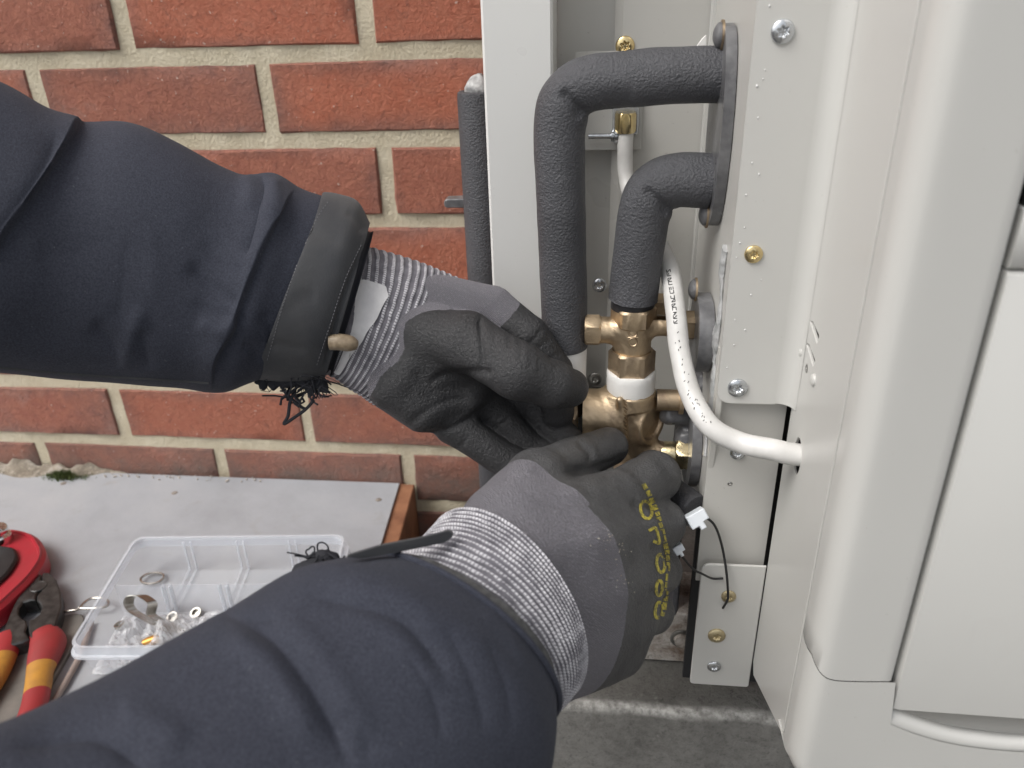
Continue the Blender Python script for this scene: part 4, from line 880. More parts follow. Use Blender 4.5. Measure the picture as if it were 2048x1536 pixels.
# ------------------------------------------------------------------ flat pouch with wire pull under the pliers
MT['pouch'] = pm('grey_brown_webbing', (.13, .125, .115), (.20, .185, .165), 40, .6, bmp=.3, bsc=300)
po = empty('tool_pouch', az(90, 1330, BZ), 'flat grey tool pouch with a wire pull, under the pliers', 'pouch')
mk('pouch_body', *plate(roundpoly(onp([(-60, 1470), (20, 1330), (95, 1236), (158, 1224), (172, 1236), (135, 1310), (60, 1440), (-20, 1560)], BZ+.004), .006), [], lambda u, v, d: np.array([u, v, BZ+.0042-d]), .004, .0012), MT['pouch'], po, sharp=40)
mk('edge_strap', *tube([az(x, y, BZ+.003) for x, y in ((182, 1245), (165, 1300), (140, 1350), (105, 1410), (70, 1470), (30, 1540))], .0026, 12, 40), pm('dusky_pink_strap', (.26, .20, .175), (.34, .28, .25), 60, .6), po)
zw = BZ+.008; mk('wire_pull', *tube([az(x, y, zw) for x, y in ((118, 1226), (138, 1222), (158, 1218), (166, 1208), (180, 1198), (200, 1196), (216, 1202), (214, 1212), (196, 1216), (172, 1217), (158, 1216))], .0012, 10, 90), MT['clipm'], po)
# ------------------------------------------------------------------ person: two sleeved arms with work gloves
def m_jacket():
    m, N, L, b = nodes('navy_softshell'); co = coords(N); b.inputs['Roughness'].default_value = .82; b.inputs['Specular IOR Level'].default_value = .22
    n1 = noise(N, L, co, 9, 5, .6, .5); c = ramp(N, L, n1, [(.3, (.029, .032, .046)), (.7, (.042, .046, .064))])
    du = ramp(N, L, noise(N, L, co, 17, 6, .75, 1.2), [(.60, (0, 0, 0)), (.85, (1, 1, 1))]); c = mixc(N, L, math_(N, L, 'MULTIPLY', du, .38), c, (.12, .125, .145)); li = ramp(N, L, noise(N, L, co, 620, 2, .5), [(.72, (0, 0, 0)), (.76, (1, 1, 1))]); c = mixc(N, L, math_(N, L, 'MULTIPLY', li, .35), c, (.22, .22, .23)); wv = noise(N, L, co, 1100, 2, .6); c = mixc(N, L, .35, c, ramp(N, L, wv, [(.35, (.018, .020, .028)), (.65, (.066, .071, .092))])); L.new(c, b.inputs['Base Color'])
    b.inputs['Sheen Weight'].default_value = .04
    p = bump(N, L, b, noise(N, L, co, 1500, 3), .5, .0005); p = bump(N, L, b, noise(N, L, co, 30, 5, .6, .8), .3, .002, p); rg = N.new('ShaderNodeTexNoise'); rg.noise_type = 'RIDGED_MULTIFRACTAL'; rg.inputs['Scale'].default_value = 16; rg.inputs['Detail'].default_value = 3; rg.inputs['Distortion'].default_value = .6; L.new(co, rg.inputs['Vector']); bump(N, L, b, rg.outputs[0], .22, .003, p); return m
MT['jacket'] = m_jacket(); MT['cuff'] = pm('dark_cuff_fabric', (.030, .032, .037), (.046, .047, .050), 40, .8, bmp=.4, bsc=900, bd=.0004, sheen=.1)
MT['stitch'] = pm('grey_thread', (.13, .13, .14), None, rough=.8); MT['thread'] = pm('frayed_thread', (.020, .021, .027), None, rough=.8); MT['lining'] = pm('velvety_lining', (.055, .055, .056), (.10, .10, .10), 300, .9, bmp=.6, bsc=600, bd=.0008)
MT['liner'] = pm('pale_liner', (.60, .59, .60), (.72, .71, .71), 60, .7, bmp=.3, bsc=900, bd=.0004)
def m_cuffknit(name, nr, nd_):
    """ribbed knit: dark grey yarn with rows of white stitches on the ribs (UV: u along the arm, v around it)"""
    m, N, L, b = nodes(name); u = N.new('ShaderNodeUVMap'); s = N.new('ShaderNodeSeparateXYZ'); L.new(u.outputs[0], s.inputs[0])
    co = coords(N); j = math_(N, L, 'MULTIPLY', math_(N, L, 'SUBTRACT', noise(N, L, co, 110, 2), .5), .45)
    a = math_(N, L, 'ADD', math_(N, L, 'MULTIPLY', s.outputs[0], nr), j); fa = math_(N, L, 'FRACT', a); r1 = math_(N, L, 'ABSOLUTE', math_(N, L, 'SUBTRACT', fa, .5)); row = math_(N, L, 'FLOOR', a)
    bb = math_(N, L, 'ADD', math_(N, L, 'MULTIPLY', s.outputs[1], nd_), math_(N, L, 'MULTIPLY', row, .37)); bb = math_(N, L, 'ADD', bb, math_(N, L, 'MULTIPLY', noise(N, L, co, 120, 1), 1.2)); r2 = math_(N, L, 'ABSOLUTE', math_(N, L, 'SUBTRACT', math_(N, L, 'FRACT', bb), .5))
    d = math_(N, L, 'MAXIMUM', math_(N, L, 'MULTIPLY', r1, 3.7), math_(N, L, 'MULTIPLY', r2, 2.05))
    mask = ramp(N, L, d, [(.62, (1, 1, 1)), (.90, (0, 0, 0))]); vr = noise(N, L, co, 200, 3)
    c = mixc(N, L, mask, ramp(N, L, vr, [(.3, (.11, .106, .122)), (.7, (.19, .183, .205))]), ramp(N, L, vr, [(.3, (.40, .39, .42)), (.6, (.66, .65, .68))])); L.new(c, b.inputs['Base Color'])
    b.inputs['Roughness'].default_value = .85; bump(N, L, b, mask, .7, .0006); return m
def m_glove():
    """grey knit shell, dark crinkled coating where the 'coat' attribute is high"""
    m, N, L, b = nodes('work_glove'); co = coords(N); at_ = N.new('ShaderNodeAttribute'); at_.attribute_name = 'coat'
    edge = math_(N, L, 'ADD', at_.outputs['Fac'], math_(N, L, 'MULTIPLY', math_(N, L, 'SUBTRACT', noise(N, L, co, 330, 4, .6), .5), .10)); f = ramp(N, L, edge, [(.49, (0, 0, 0)), (.51, (1, 1, 1))])
    wv = N.new('ShaderNodeTexWave'); wv.wave_type = 'BANDS'; wv.bands_direction = 'DIAGONAL'; wv.inputs['Scale'].default_value = 420; wv.inputs['Distortion'].default_value = 4.0; wv.inputs['Detail'].default_value = 2; wv.inputs['Detail Scale'].default_value = 2.0; L.new(co, wv.inputs['Vector'])
    kn = mixc(N, L, math_(N, L, 'MULTIPLY', wv.outputs['Fac'], .6), (.28, .27, .30), (.16, .154, .175)); kn = mixc(N, L, ramp(N, L, noise(N, L, co, 1300, 2), [(.55, (0, 0, 0)), (.72, (1, 1, 1))]), kn, (.36, .35, .38))
    n1 = noise(N, L, co, 28, 4, .6); cc = ramp(N, L, n1, [(.3, (.021, .021, .023)), (.7, (.037, .037, .039))])
    du = N.new('ShaderNodeAttribute'); du.attribute_name = 'dust'; cc = mixc(N, L, math_(N, L, 'MULTIPLY', du.outputs['Fac'], math_(N, L, 'MULTIPLY', noise(N, L, co, 90, 5, .7), 1.0)), cc, (.130, .130, .132))
    sp = ramp(N, L, noise(N, L, co, 900, 2, .6), [(.715, (0, 0, 0)), (.75, (1, 1, 1))]); cc = mixc(N, L, math_(N, L, 'MULTIPLY', sp, .35), cc, (.30, .30, .28))
    L.new(mixc(N, L, f, kn, cc), b.inputs['Base Color']); L.new(math_(N, L, 'SUBTRACT', .88, math_(N, L, 'MULTIPLY', f, .38)), b.inputs['Roughness'])
    p = bump(N, L, b, mixc(N, L, f, wv.outputs['Fac'], noise(N, L, co, 620, 4, .65, .5)), .95, .0013); p = bump(N, L, b, noise(N, L, co, 120, 4, .6, .6), .28, .0016, p); bump(N, L, b, math_(N, L, 'MULTIPLY', f, 1.0), .5, .0004, p); return m
MT['glove'] = m_glove()
person = empty('person', ad(-500, 1500, .6)*np.array([1, 1, 0]), 'person in dark navy jacket and grey-black work gloves, both hands working on the brass valve', 'person')

# ---------------- sleeve of the upper arm
def extend(rings, pts):
    """carry a sleeve on past the frame towards elbow and shoulder; pts = (centre, radius)"""
    P_ = [np.array(p, float) for p, r in pts]+[rings[0][0]]; out = []
    for i, (p, r) in enumerate(pts):
        ax = P_[i+1]-P_[max(0, i-1)]; ax /= np.linalg.norm(ax); ea = rings[0][1]-ax*(rings[0][1]@ax); ea /= np.linalg.norm(ea); eb = np.cross(ax, ea); eb = eb if eb@rings[0][2] > 0 else -eb
        out.append((P_[i], ea*r, eb*r*.92))
    return out+list(rings)
UP = [((-420, 40), (-420, 720), .37, .37), ((-200, 105), (-200, 730), .395, .395), ((0, 178), (0, 748), .415, .415), ((125, 243), (95, 757), .425, .425), ((250, 252), (205, 767), .435, .435), ((345, 287), (290, 776), .44, .44), ((440, 333), (365, 779), .445, .445), ((490, 352), (415, 785), .447, .447), ((545, 350), (452, 783), .449, .449), ((600, 380), (490, 768), .452, .452), ((660, 398), (530, 752), .455, .455)]
R_up = [ringpx(a, b, c, d, .80, 5) for a, b, c, d in UP]
V, F, U = loft(extend(R_up, [((-.555, .105, .69), .088), ((-.52, .16, .66), .090), ((-.475, .225, .615), .088), ((-.435, .29, .575), .086)]), 460, 260, capA=True)
V += vnormals(V, F)*(wob(V, 32, 21)*.0012+wob(V, 75, 22)*.0006)[:, None]
up_strokes = [
    ([(172, 222), (140, 275), (90, 355), (30, 440), (-60, 560)], 5.5, 75, 's'), ([(120, 250), (90, 330), (30, 420), (-50, 520)], -2.16, 17.6, 'c'),
    ([(522, 345), (528, 380), (520, 430), (505, 490), (490, 520)], -3.24, 10.4, 'c'), ([(545, 350), (548, 395), (537, 450)], 1.58, 13.2), ([(495, 345), (500, 380), (495, 430)], 1.73, 17.6),
    ([(590, 370), (560, 420), (520, 510), (488, 590), (462, 660), (430, 720), (420, 790)], 4.2, 60, 's'),
    ([(370, 520), (430, 580), (485, 612)], -2.16, 16, 'c'), ([(390, 640), (440, 664), (475, 640)], 1.58, 16.5), ([(400, 470), (450, 530), (495, 550)], -0.86, 14.4, 'c'), ([(380, 600), (430, 630), (470, 625)], -0.86, 11.2, 'c'),
    ([(180, 640), (225, 690), (245, 740)], -1.58, 17.6, 'c'), ([(240, 740), (262, 680), (290, 600)], 1.58, 18.7), ([(300, 745), (290, 700), (280, 655)], -1.30, 14.4, 'c'), ([(255, 460), (245, 570), (235, 660)], -0.72, 20.8, 'c'), ([(300, 440), (308, 530), (300, 620)], 0.58, 22), ([(60, 300), (190, 430), (330, 480)], 0.50, 49.5),
    ([(60, 520), (150, 500), (260, 470)], -0.65, 32, 'c'), ([(180, 380), (300, 400), (420, 450)], 0.58, 55), ([(0, 640), (120, 670), (240, 690)], -0.86, 32, 'c'),
    ([(520, 620), (540, 660), (545, 700)], -1.15, 9.6, 'c'), ([(480, 690), (505, 700), (520, 730)], -1.44, 11.2, 'c')]
V = sculpt(V, F, up_strokes); slv = mk('jacket_sleeve', V, F, MT['jacket'], person, sharp=None); tag(slv, 'upper sleeve with frayed dark cuff')
# piping line along the underside
st_ = bvh_of(slv); mk('piping', *ribbon(st_, [(-80, 726), (60, 741), (200, 752), (300, 758), (418, 766)], 4, .0008, 60, .1), MT['cuff'], slv)
# cuff band with stitching
CU = [((646, 393), (508, 752), .4545, .4545), ((676, 398), (555, 757), .456, .456), ((712, 412), (605, 757), .457, .457), ((738, 452), (650, 754), .458, .458)]
RC = [ringpx(a, b, c, d, .83, 1) for a, b, c, d in CU]
RC = [(c, e1_*1.035, e2_*1.06) for c, e1_, e2_ in RC]; RC = [(RC[0][0], RC[0][1]*.965, RC[0][2]*.965)]+RC
V, F, U = loft(RC, 110, 220)
V += vnormals(V, F)*(wob(V, 60, 31)*.0009)[:, None]
V = sculpt(V, F, [([(735, 480), (700, 560), (668, 660), (645, 752)], -1.6, 5), ([(600, 440), (640, 470), (690, 480)], -.7, 14), ([(560, 640), (600, 600), (640, 590)], -.6, 18), ([(530, 700), (560, 690), (620, 705)], -.8, 10), ([(690, 420), (715, 440), (730, 470)], -.8, 9)])
cuf = mk('cuff_band', V, F, MT['cuff'], slv, sharp=None)
V, F, U = loft([(c, e1_*.90, e2_*.86) for c, e1_, e2_ in RC[2:]]+[(RC[-1][0]+(RC[-1][0]-RC[-2][0])*.28, RC[-1][1]*.93, RC[-1][2]*.90)], 30, 120); mk('cuff_lining', V, F, MT['thread'], slv, sharp=None)
tr = bvh_of(cuf)
def stitches(tree, pts, step=7.0, ln=4.2, w=1.7):
    Pp = cr(np.array(pts, float), 200); s_ = np.r_[0, np.cumsum(np.linalg.norm(np.diff(Pp, axis=0), axis=1))]; out = []
    for t in np.arange(0, s_[-1]-ln, step): a = [np.interp(t, s_, Pp[:, k]) for k in (0, 1)]; b = [np.interp(t+ln, s_, Pp[:, k]) for k in (0, 1)]; q = ribbon(tree, [tuple(a), tuple(b)], w, .0003, None, .3); out.append(q)
    return join([q for q in out if len(q[1])])
tag(mk('stitching', *stitches(tr, [(656, 404), (630, 445), (592, 535), (562, 625), (534, 722)]), MT['stitch'], slv), None, kind='stuff')
tag(mk('stitching', *stitches(tr, [(722, 490), (690, 560), (660, 650), (632, 735)]), MT['stitch'], slv), None, kind='stuff')
# frayed threads under the cuff
def threads(cx, cy, n, dep, spread, seed, drop=60, thick=.00045):
    r = random.Random(seed); parts = []
    for i in range(n):
        x, y = cx+r.uniform(-spread, spread), cy+r.uniform(-12, 14); pts = []; dx, dy = r.gauss(0, 7), r.uniform(3, 13); dd = dep+r.uniform(-.012, .010)
        for k in range(r.randint(4, 8)):
            pts.append(ad(x, y, dd)); x += dx+r.gauss(0, 6); y += dy+r.gauss(0, 5); dx += r.gauss(0, 4); dd += r.gauss(0, .002)
            if y > cy+drop: dy = -abs(dy)*.6
        parts.append(tube(pts[:r.randint(3, 5)], thick*r.uniform(.6, 1.7), 6))
    return join(parts)
parts = [threads(575, 760, 16, .452, 52, 3, 18, .0003), threads(630, 760, 30, .450, 18, 4, 30, .0003), threads(602, 778, 12, .450, 28, 5, 26, .0005)]
parts.append(tube([ad(x, y, .450) for x, y in ((590, 780), (580, 805), (576, 832), (568, 848), (590, 834), (612, 818), (628, 800))], .0010, 8, 40)); parts.append(tube([ad(x, y, .450) for x, y in ((560, 770), (575, 790), (600, 812), (610, 818))], .0009, 8, 30))
tag(mk('frayed_threads', *join(parts), MT['thread'], slv), None, kind='stuff')
s = SDF(ad(500, 810, .45)-.03, ad(660, 730, .45)+.03, .0012)
for i in range(26):
    x = 515+i*5.2; yy = 748+8*math.sin(i*1.3)+ (14 if i > 17 else 4); s.cap(ad(x, yy, .452), ad(x+random.uniform(-6, 8), yy+random.uniform(10, 26), .450), .0030, .0014, .002)
V, F = s.mesh(); V += vnormals(V, F)*(wob(V, 1400, 5)*.0008)[:, None]; tag(mk('torn_edge', V, F, MT['thread'], slv), 'torn, frayed cuff edge')

# ---------------- glove of the upper hand: knit cuff, then the hand
def knitcuff(rings, name, mat, nr, parent, amp=.0003, ns=160, nv=240):
    V, F, U = loft(rings, ns, nv, disp=lambda u, t: 1+amp*np.cos(2*np.pi*(u*nr-.5))/.035*(1+0*t)); return mk(name, V, F, mat, parent, sharp=None, uv=U)
MT['knit'] = m_cuffknit('ribbed_knit_cuff', 15, 170)
gu = empty('work_glove', ad(820, 700, .47)); gu.parent = person; WLg = WL[gu.name].copy(); gu.location = Vector(WLg)-Vector(WL[person.name]); gu['label'] = 'upper glove, palm side dark and rubber coated'
KU = [((690, 478), (630, 742), .456, .456), ((740, 494), (668, 756), .458, .458), ((790, 508), (695, 776), .461, .461), ((840, 524), (722, 792), .464, .464), ((880, 540), (742, 806), .467, .467), ((918, 556), (766, 820), .470, .470)]
kc = knitcuff([ringpx(a, b, c, d, r_, 15) for (a, b, c, d), r_ in zip(KU, (.66, .66, .64, .60, .52, .44))], 'knit_cuff', MT['knit'], 15, gu)
kt = bvh_of(kc)
def patch(tree, poly, off, n=26):
    poly = np.array(roundpoly(poly, 6, 4)); x0, y0 = poly.min(0); x1_, y1_ = poly.max(0); V = []; F = []; idx = {}
    tri = tessellate_polygon([[Vector((*p, 0)) for p in poly]]); bm = bmesh.new(); vs = [bm.verts.new((*p, 0)) for p in poly]
    for t in tri: bm.faces.new([vs[i] for i in t])
    for _ in range(4):
        bmesh.ops.subdivide_edges(bm, edges=[e for e in bm.edges if e.calc_length() > (x1_-x0)/8], cuts=1); bmesh.ops.triangulate(bm, faces=bm.faces[:])
    v_, f_ = bm_out(bm); out = []
    for q in v_:
        d = Vector(ray(q[0], q[1])).normalized(); h = tree.ray_cast(Vector(C0), d); 
        if h[0] is None: out.append(ad(q[0], q[1], .46)); continue
        nrm = h[1] if h[1].dot(d) < 0 else -h[1]; out.append(np.array(h[0]+nrm*off))
    return np.array(out), f_
mk('liner_patch', *patch(kt, [(700, 562), (728, 560), (770, 572), (778, 592), (745, 650), (715, 695), (680, 748), (668, 744), (690, 690), (706, 620)], .0011), MT['liner'], gu, sharp=None)
mk('liner_edge', *patch(kt, [(702, 572), (712, 596), (706, 640), (696, 690), (684, 690), (690, 640), (696, 600)], .0016), MT['knit'], gu, sharp=None)
tg = [ad(660, 684, .424), ad(680, 684, .424), ad(700, 687, .425), ad(712, 690, .427)]; mk('toggle', *tube(tg, [.0045, .0047, .0045, .0030], 20, 24), MT['brass_light'] if False else pm('tan_toggle', (.20, .15, .095), (.30, .235, .16), 300, .45, bmp=.5, bsc=500), gu)

def hand(lo, hi, caps, h=.00095):
    pts = np.array([ad(x, y, d) for c in caps for x, y, d in (c[0], c[1])]); s = SDF(pts.min(0)-.03, pts.max(0)+.03, h)
    for c in caps: s.cap(ad(*c[0]), ad(*c[1]), c[2]*.001, c[3]*.001, (c[4] if len(c) > 4 else 5)*.001)
    return s.mesh()
UH = [((770, 580, .462), (985, 618, .464), 16, 13.5, 8), ((765, 620, .464), (985, 690, .474), 17, 14, 8), ((755, 675, .463), (945, 765, .474), 17, 14, 8), ((765, 715, .458), (880, 800, .466), 15, 13.5, 8),
      ((820, 655, .452), (930, 686, .443), 14, 16.5, 8), ((935, 684, .440), (1035, 742, .429), 17, 15.8, 6), ((1035, 742, .429), (1105, 768, .437), 15.8, 13.4, 4), ((1105, 768, .437), (1138, 776, .446), 13.4, 11.6, 3),
      ((985, 618, .464), (1056, 671, .460), 13.5, 12.6, 1), ((1056, 671, .460), (1108, 742, .466), 12.6, 11.6, .8), ((1108, 742, .466), (1116, 826, .482), 11.4, 10.6, .8),
      ((985, 690, .476), (1050, 780, .490), 13.5, 12.2, 3), ((1050, 780, .490), (1095, 845, .492), 12.0, 11.4, 2), ((1095, 845, .492), (1135, 880, .484), 11.2, 10.4, 2),
      ((945, 765, .476), (975, 815, .480), 13, 11.6, 4), ((975, 815, .480), (1060, 900, .486), 11.4, 10.8, 1.5), ((1060, 900, .486), (1110, 915, .484), 10.8, 10, 1.5),
      ((875, 808, .466), (905, 850, .468), 12.5, 11.2, 4), ((905, 850, .468), (1018, 925, .472), 11.0, 10.8, 1.5), ((1018, 925, .472), (1075, 945, .471), 10.8, 10, 1.5),
      ((785, 775, .452), (845, 818, .458), 14.5, 14, 8), ((795, 757, .452), (872, 672, .450), 11, 13, 8), ((1000, 720, .488), (1078, 795, .497), 13, 12, 4), ((930, 780, .482), (1010, 800, .492), 13, 13, 6), ((850, 770, .460), (930, 795, .466), 12.5, 12.5, 8), ((880, 730, .455), (960, 720, .462), 13, 13, 8)]
V, F = hand(None, None, UH)
V += vnormals(V, F)*(wob(V, 90, 41)*.0005+wob(V, 260, 42)*.00022)[:, None]
V = sculpt(V, F, [([(960, 626), (963, 680), (966, 748)], -1.9, 6), ([(862, 756), (900, 750), (965, 744), (985, 752)], -1.8, 9), ([(885, 750), (865, 762), (862, 772)], -.9, 6),
    ([(1014, 655), (1020, 680), (1016, 700)], -.35, 5), ([(1036, 672), (1042, 700), (1036, 725)], -.4, 5), ([(1058, 700), (1062, 722), (1056, 745)], -.35, 5), ([(1076, 712), (1080, 735), (1074, 755)], -.3, 5), ([(985, 645), (990, 680), (988, 715)], -.35, 5),
    ([(1058, 690), (1066, 680), (1090, 650)], -.7, 5), ([(1070, 700), (1085, 690), (1105, 672)], -.5, 5), ([(1095, 720), (1110, 712), (1128, 700)], -.4, 5),
    ([(805, 862), (850, 825), (900, 800), (950, 802)], -1.0, 8), ([(825, 872), (880, 864), (920, 848), (950, 830), (985, 798)], -1.5, 6),
    ([(985, 862), (1000, 850), (1022, 838)], -.6, 5), ([(905, 905), (925, 890), (935, 868)], -.6, 6), ([(800, 780), (840, 800), (880, 800)], -.5, 14), ([(755, 800), (790, 840), (815, 865)], -.5, 10), ([(820, 700), (840, 740), (850, 780)], -.4, 10), ([(900, 650), (905, 690), (900, 730)], -.3, 8)])
Pn = project(V)
# coating: everything on the palm side of a slanted plane, plus thumb and fingers
A1, A2, A3 = ad(745, 792, .440), ad(886, 637, .441), ad(1046, 684, .452)
nrm = np.cross(A2-A1, A3-A1); nrm /= np.linalg.norm(nrm); 
if nrm@(ad(900, 750, .44)-A1) < 0: nrm = -nrm
dist = (V-A1)@nrm
fing = ad(1030, 622, .452); fax = ad(1112, 746, .478)-ad(985, 618, .464); fax /= np.linalg.norm(fax); dfin = (V-fing)@fax-.000
below = np.clip((Pn[:, 1]-(640+.45*(Pn[:, 0]-900)))*.02, -1, 1)
w_ = np.cross(nrm, A2-A1); w_ /= np.linalg.norm(w_); w_ = w_ if w_@(ad(900, 760, .44)-A1) > 0 else -w_
sw = np.clip(((V-A1)@w_+.002)/.008, 0, 1)*np.clip(((ad(1000, 640, .45)-V)@_R)/.01+((V-ad(985, 700, .45))@(-_U))/.01, 0, 1)
coat = np.clip(.5+np.maximum(np.maximum((dist+.022*sw)*60, np.where(Pn[:, 0] > 1000, dfin*60, -1)), np.where((V-ad(930, 740, .48))@fax > 0, ((V-ad(985, 690, .488))@(-_U)-.004)*60, -1)), 0, 1)
hu = mk('hand_shell', V, F, MT['glove'], gu, sharp=None, attr={'coat': coat, 'dust': np.clip(.10+.2*wob(V, 40, 2), 0, 1)})

# ---------------- sleeve of the lower arm
LO = [((-700, 1640), (-200, 2500), .20, .20), ((-350, 1560), (150, 2350), .22, .22), ((-100, 1490), (420, 2200), .24, .24), ((60, 1432), (600, 2080), .255, .255), ((200, 1368), (740, 1960), .27, .27), ((330, 1296), (860, 1850), .283, .283), ((450, 1225), (965, 1730), .297, .297), ((560, 1158), (1050, 1620), .311, .311), ((640, 1134), (1082, 1525), .321, .321), ((712, 1122), (1094, 1440), .329, .329)]
R_lo = [ringpx(a, b, c, d, .86, t_) for (a, b, c, d), t_ in zip(LO, (28, 28, 28, 28, 28, 28, 28, 28, 26, 25))]
V, F, U = loft(extend(R_lo, [((-.355, -.16, .585), .078), ((-.335, -.11, .54), .078), ((-.30, -.04, .475), .074), ((-.255, .035, .405), .070)]), 476, 280, capA=True)
V += vnormals(V, F)*(wob(V, 30, 51)*.0012+wob(V, 70, 52)*.0005)[:, None]
V = sculpt(V, F, [([(600, 1190), (700, 1205), (800, 1240), (860, 1300), (900, 1370)], -2.21, 16, 'c'), ([(640, 1165), (740, 1180), (830, 1215), (895, 1290)], 1.19, 26.4), ([(680, 1225), (780, 1260), (840, 1330), (880, 1400)], 1.19, 24.2),
    ([(470, 1235), (540, 1270), (600, 1340), (660, 1440), (710, 1560)], -3.40, 19.2, 'c'), ([(440, 1265), (520, 1310), (580, 1390), (640, 1500)], 1.87, 28.6), ([(540, 1235), (620, 1290), (690, 1390), (740, 1500)], 1.70, 33),
    ([(0, 1500), (150, 1470), (230, 1490), (310, 1560)], -2.72, 20.8, 'c'), ([(230, 1430), (300, 1440), (380, 1500)], 1.36, 33),
    ([(810, 1300), (865, 1390), (890, 1490)], -0.85, 10.4, 'c'), ([(890, 1250), (945, 1360), (975, 1480)], -0.85, 11.2, 'c'), ([(970, 1270), (1012, 1370), (1025, 1480)], -0.68, 10.4, 'c'), ([(680, 1420), (725, 1460), (745, 1540)], -1.02, 19.2, 'c'), ([(430, 1220), (500, 1240), (560, 1230)], -1.19, 14.4, 'c'), ([(960, 1200), (1020, 1270), (1060, 1350)], 0.68, 15.4)])
sl_o = mk('jacket_sleeve', V, F, MT['jacket'], person, sharp=None); tag(sl_o, 'lower sleeve nearest the viewer')
RL = R_lo[-1]; dlast = (R_lo[-1][0]-R_lo[-2][0]); dlast /= np.linalg.norm(dlast)
V, F, U = loft([(RL[0]-dlast*.02, RL[1]*.93, RL[2]*.93), (RL[0]-dlast*.002, RL[1]*.95, RL[2]*.95), (RL[0]+dlast*.003, RL[1]*.92, RL[2]*.93), (RL[0]+dlast*.0065, RL[1]*.88, RL[2]*.90)], 40, 160); V += vnormals(V, F)*(wob(V, 120, 61)*.0010)[:, None]
mk('cuff_lining', V, F, MT['lining'], sl_o, sharp=None)
hem = np.array([RL[0]+RL[1]*math.cos(t)+RL[2]*math.sin(t) for t in np.linspace(0, 2*math.pi, 120)]); mk('hem', *tube(hem, .0014, 8), MT['jacket'], sl_o)
tabp = [(690, 1113), (760, 1092), (840, 1077), (898, 1062), (908, 1070), (892, 1085), (800, 1104), (720, 1118)]
mk('cuff_tab', *plate([tuple(p) for p in roundpoly(tabp, 8, 4)], [], lambda u, v, d: ad(u, v, .290+(u-690)/220*.030)+_F*d*1.0+np.array([0, 0, 0]), .004, .0), MT['cuff'], sl_o, sharp=40)
V, F = threads(640, 1108, 12, .352, 20, 12, 6, .0004); parts = [(V, F)]
for (x, y, w) in ((622, 1104, 9), (644, 1100, 12), (634, 1112, 8), (655, 1108, 7)): parts.append(tube([ad(x+w*math.cos(t)*random.uniform(.7, 1.2), y+w*1.2*math.sin(t)*random.uniform(.7, 1.2), .352) for t in np.linspace(2.2, 7.4, 9)], .00042, 6, 26))
tag(mk('frayed_threads', *join(parts), MT['thread'], sl_o), None, kind='stuff')
s = SDF(ad(560, 1190, .352)-.02, ad(700, 1090, .352)+.02, .0012); s.cap(ad(610, 1150, .350), ad(650, 1122, .352), .006, .0045, .004); s.cap(ad(650, 1122, .352), ad(668, 1118, .353), .0045, .003, .004); V, F = s.mesh(); V += vnormals(V, F)*(wob(V, 700, 7)*.0008)[:, None]; mk('torn_edge', V, F, MT['thread'], sl_o)

# ---------------- glove of the lower hand
MT['knit2'] = m_cuffknit('ribbed_knit_cuff_wide', 13, 165)
gd = empty('work_glove', ad(1150, 1150, .40)); gd.parent = person; gd.location = Vector(WL[gd.name])-Vector(WL[person.name]); gd['label'] = 'lower glove, back of the hand, yellow print across the knuckles'
KL = [((740, 1150), (1075, 1470), .330, .330), ((800, 1112), (1090, 1442), .335, .335), ((850, 1076), (1100, 1425), .340, .340), ((880, 1048), (1105, 1412), .345, .345), ((908, 1020), (1107, 1403), .350, .350)]
knitcuff([ringpx(a, b, c, d, .84, 41) for a, b, c, d in KL], 'knit_cuff', MT['knit2'], 13, gd, .0008)
LH = [((1000, 1080, .362), (1225, 1000, .432), 21, 17.5, 9), ((1035, 1140, .352), (1262, 1075, .424), 22, 17, 9), ((1060, 1220, .350), (1272, 1155, .418), 22, 17, 9), ((1080, 1300, .352), (1255, 1235, .412), 20, 16, 9),
      ((1225, 1000, .436), (1312, 953, .470), 16.5, 15, 4), ((1312, 953, .470), (1300, 935, .515), 14.5, 12.5, 2), ((1262, 1075, .428), (1322, 1048, .458), 16, 14.5, 4), ((1322, 1048, .458), (1315, 1030, .505), 14, 12, 2),
      ((1272, 1155, .42), (1316, 1140, .450), 15.5, 14, 4), ((1316, 1140, .450), (1310, 1120, .495), 13.5, 12, 2), ((1255, 1235, .415), (1302, 1222, .440), 14.5, 13, 4), ((1302, 1222, .440), (1296, 1205, .480), 12.5, 11, 2),
      ((1105, 1330, .365), (1235, 1300, .412), 18, 15, 9), ((1000, 1040, .372), (1075, 962, .412), 17.5, 17, 8), ((1075, 962, .412), (1150, 922, .450), 16.5, 14.5, 5), ((1150, 922, .450), (1217, 893, .476), 14, 11.8, 2),
      ((1040, 1200, .37), (1180, 1150, .42), 24, 24, 9)]
V, F = hand(None, None, LH)
V += vnormals(V, F)*(wob(V, 80, 71)*.0006+wob(V, 230, 72)*.00022)[:, None]
V = sculpt(V, F, [([(1120, 940), (1175, 938), (1230, 925), (1255, 905)], -2.2, 9), ([(1150, 880), (1180, 905), (1178, 932)], -1.4, 7), ([(1060, 925), (1110, 950), (1180, 940)], -1.0, 16),
    ([(1318, 1006), (1290, 1010), (1260, 1000)], -1.6, 10), ([(1345, 1096), (1320, 1098), (1295, 1095)], -1.2, 9), ([(1340, 1190), (1315, 1188), (1290, 1185)], -1.0, 9), ([(1200, 940), (1230, 970), (1290, 990)], -.7, 14), ([(1290, 905), (1310, 930), (1330, 950)], .5, 14), ([(1170, 1060), (1190, 1110), (1200, 1160)], .4, 16)])
wc_ = ad(985, 1230, .33); rr_ = np.linalg.norm(V-wc_, axis=1); b0 = np.linalg.norm(ad(1225, 1180, .385)-wc_)
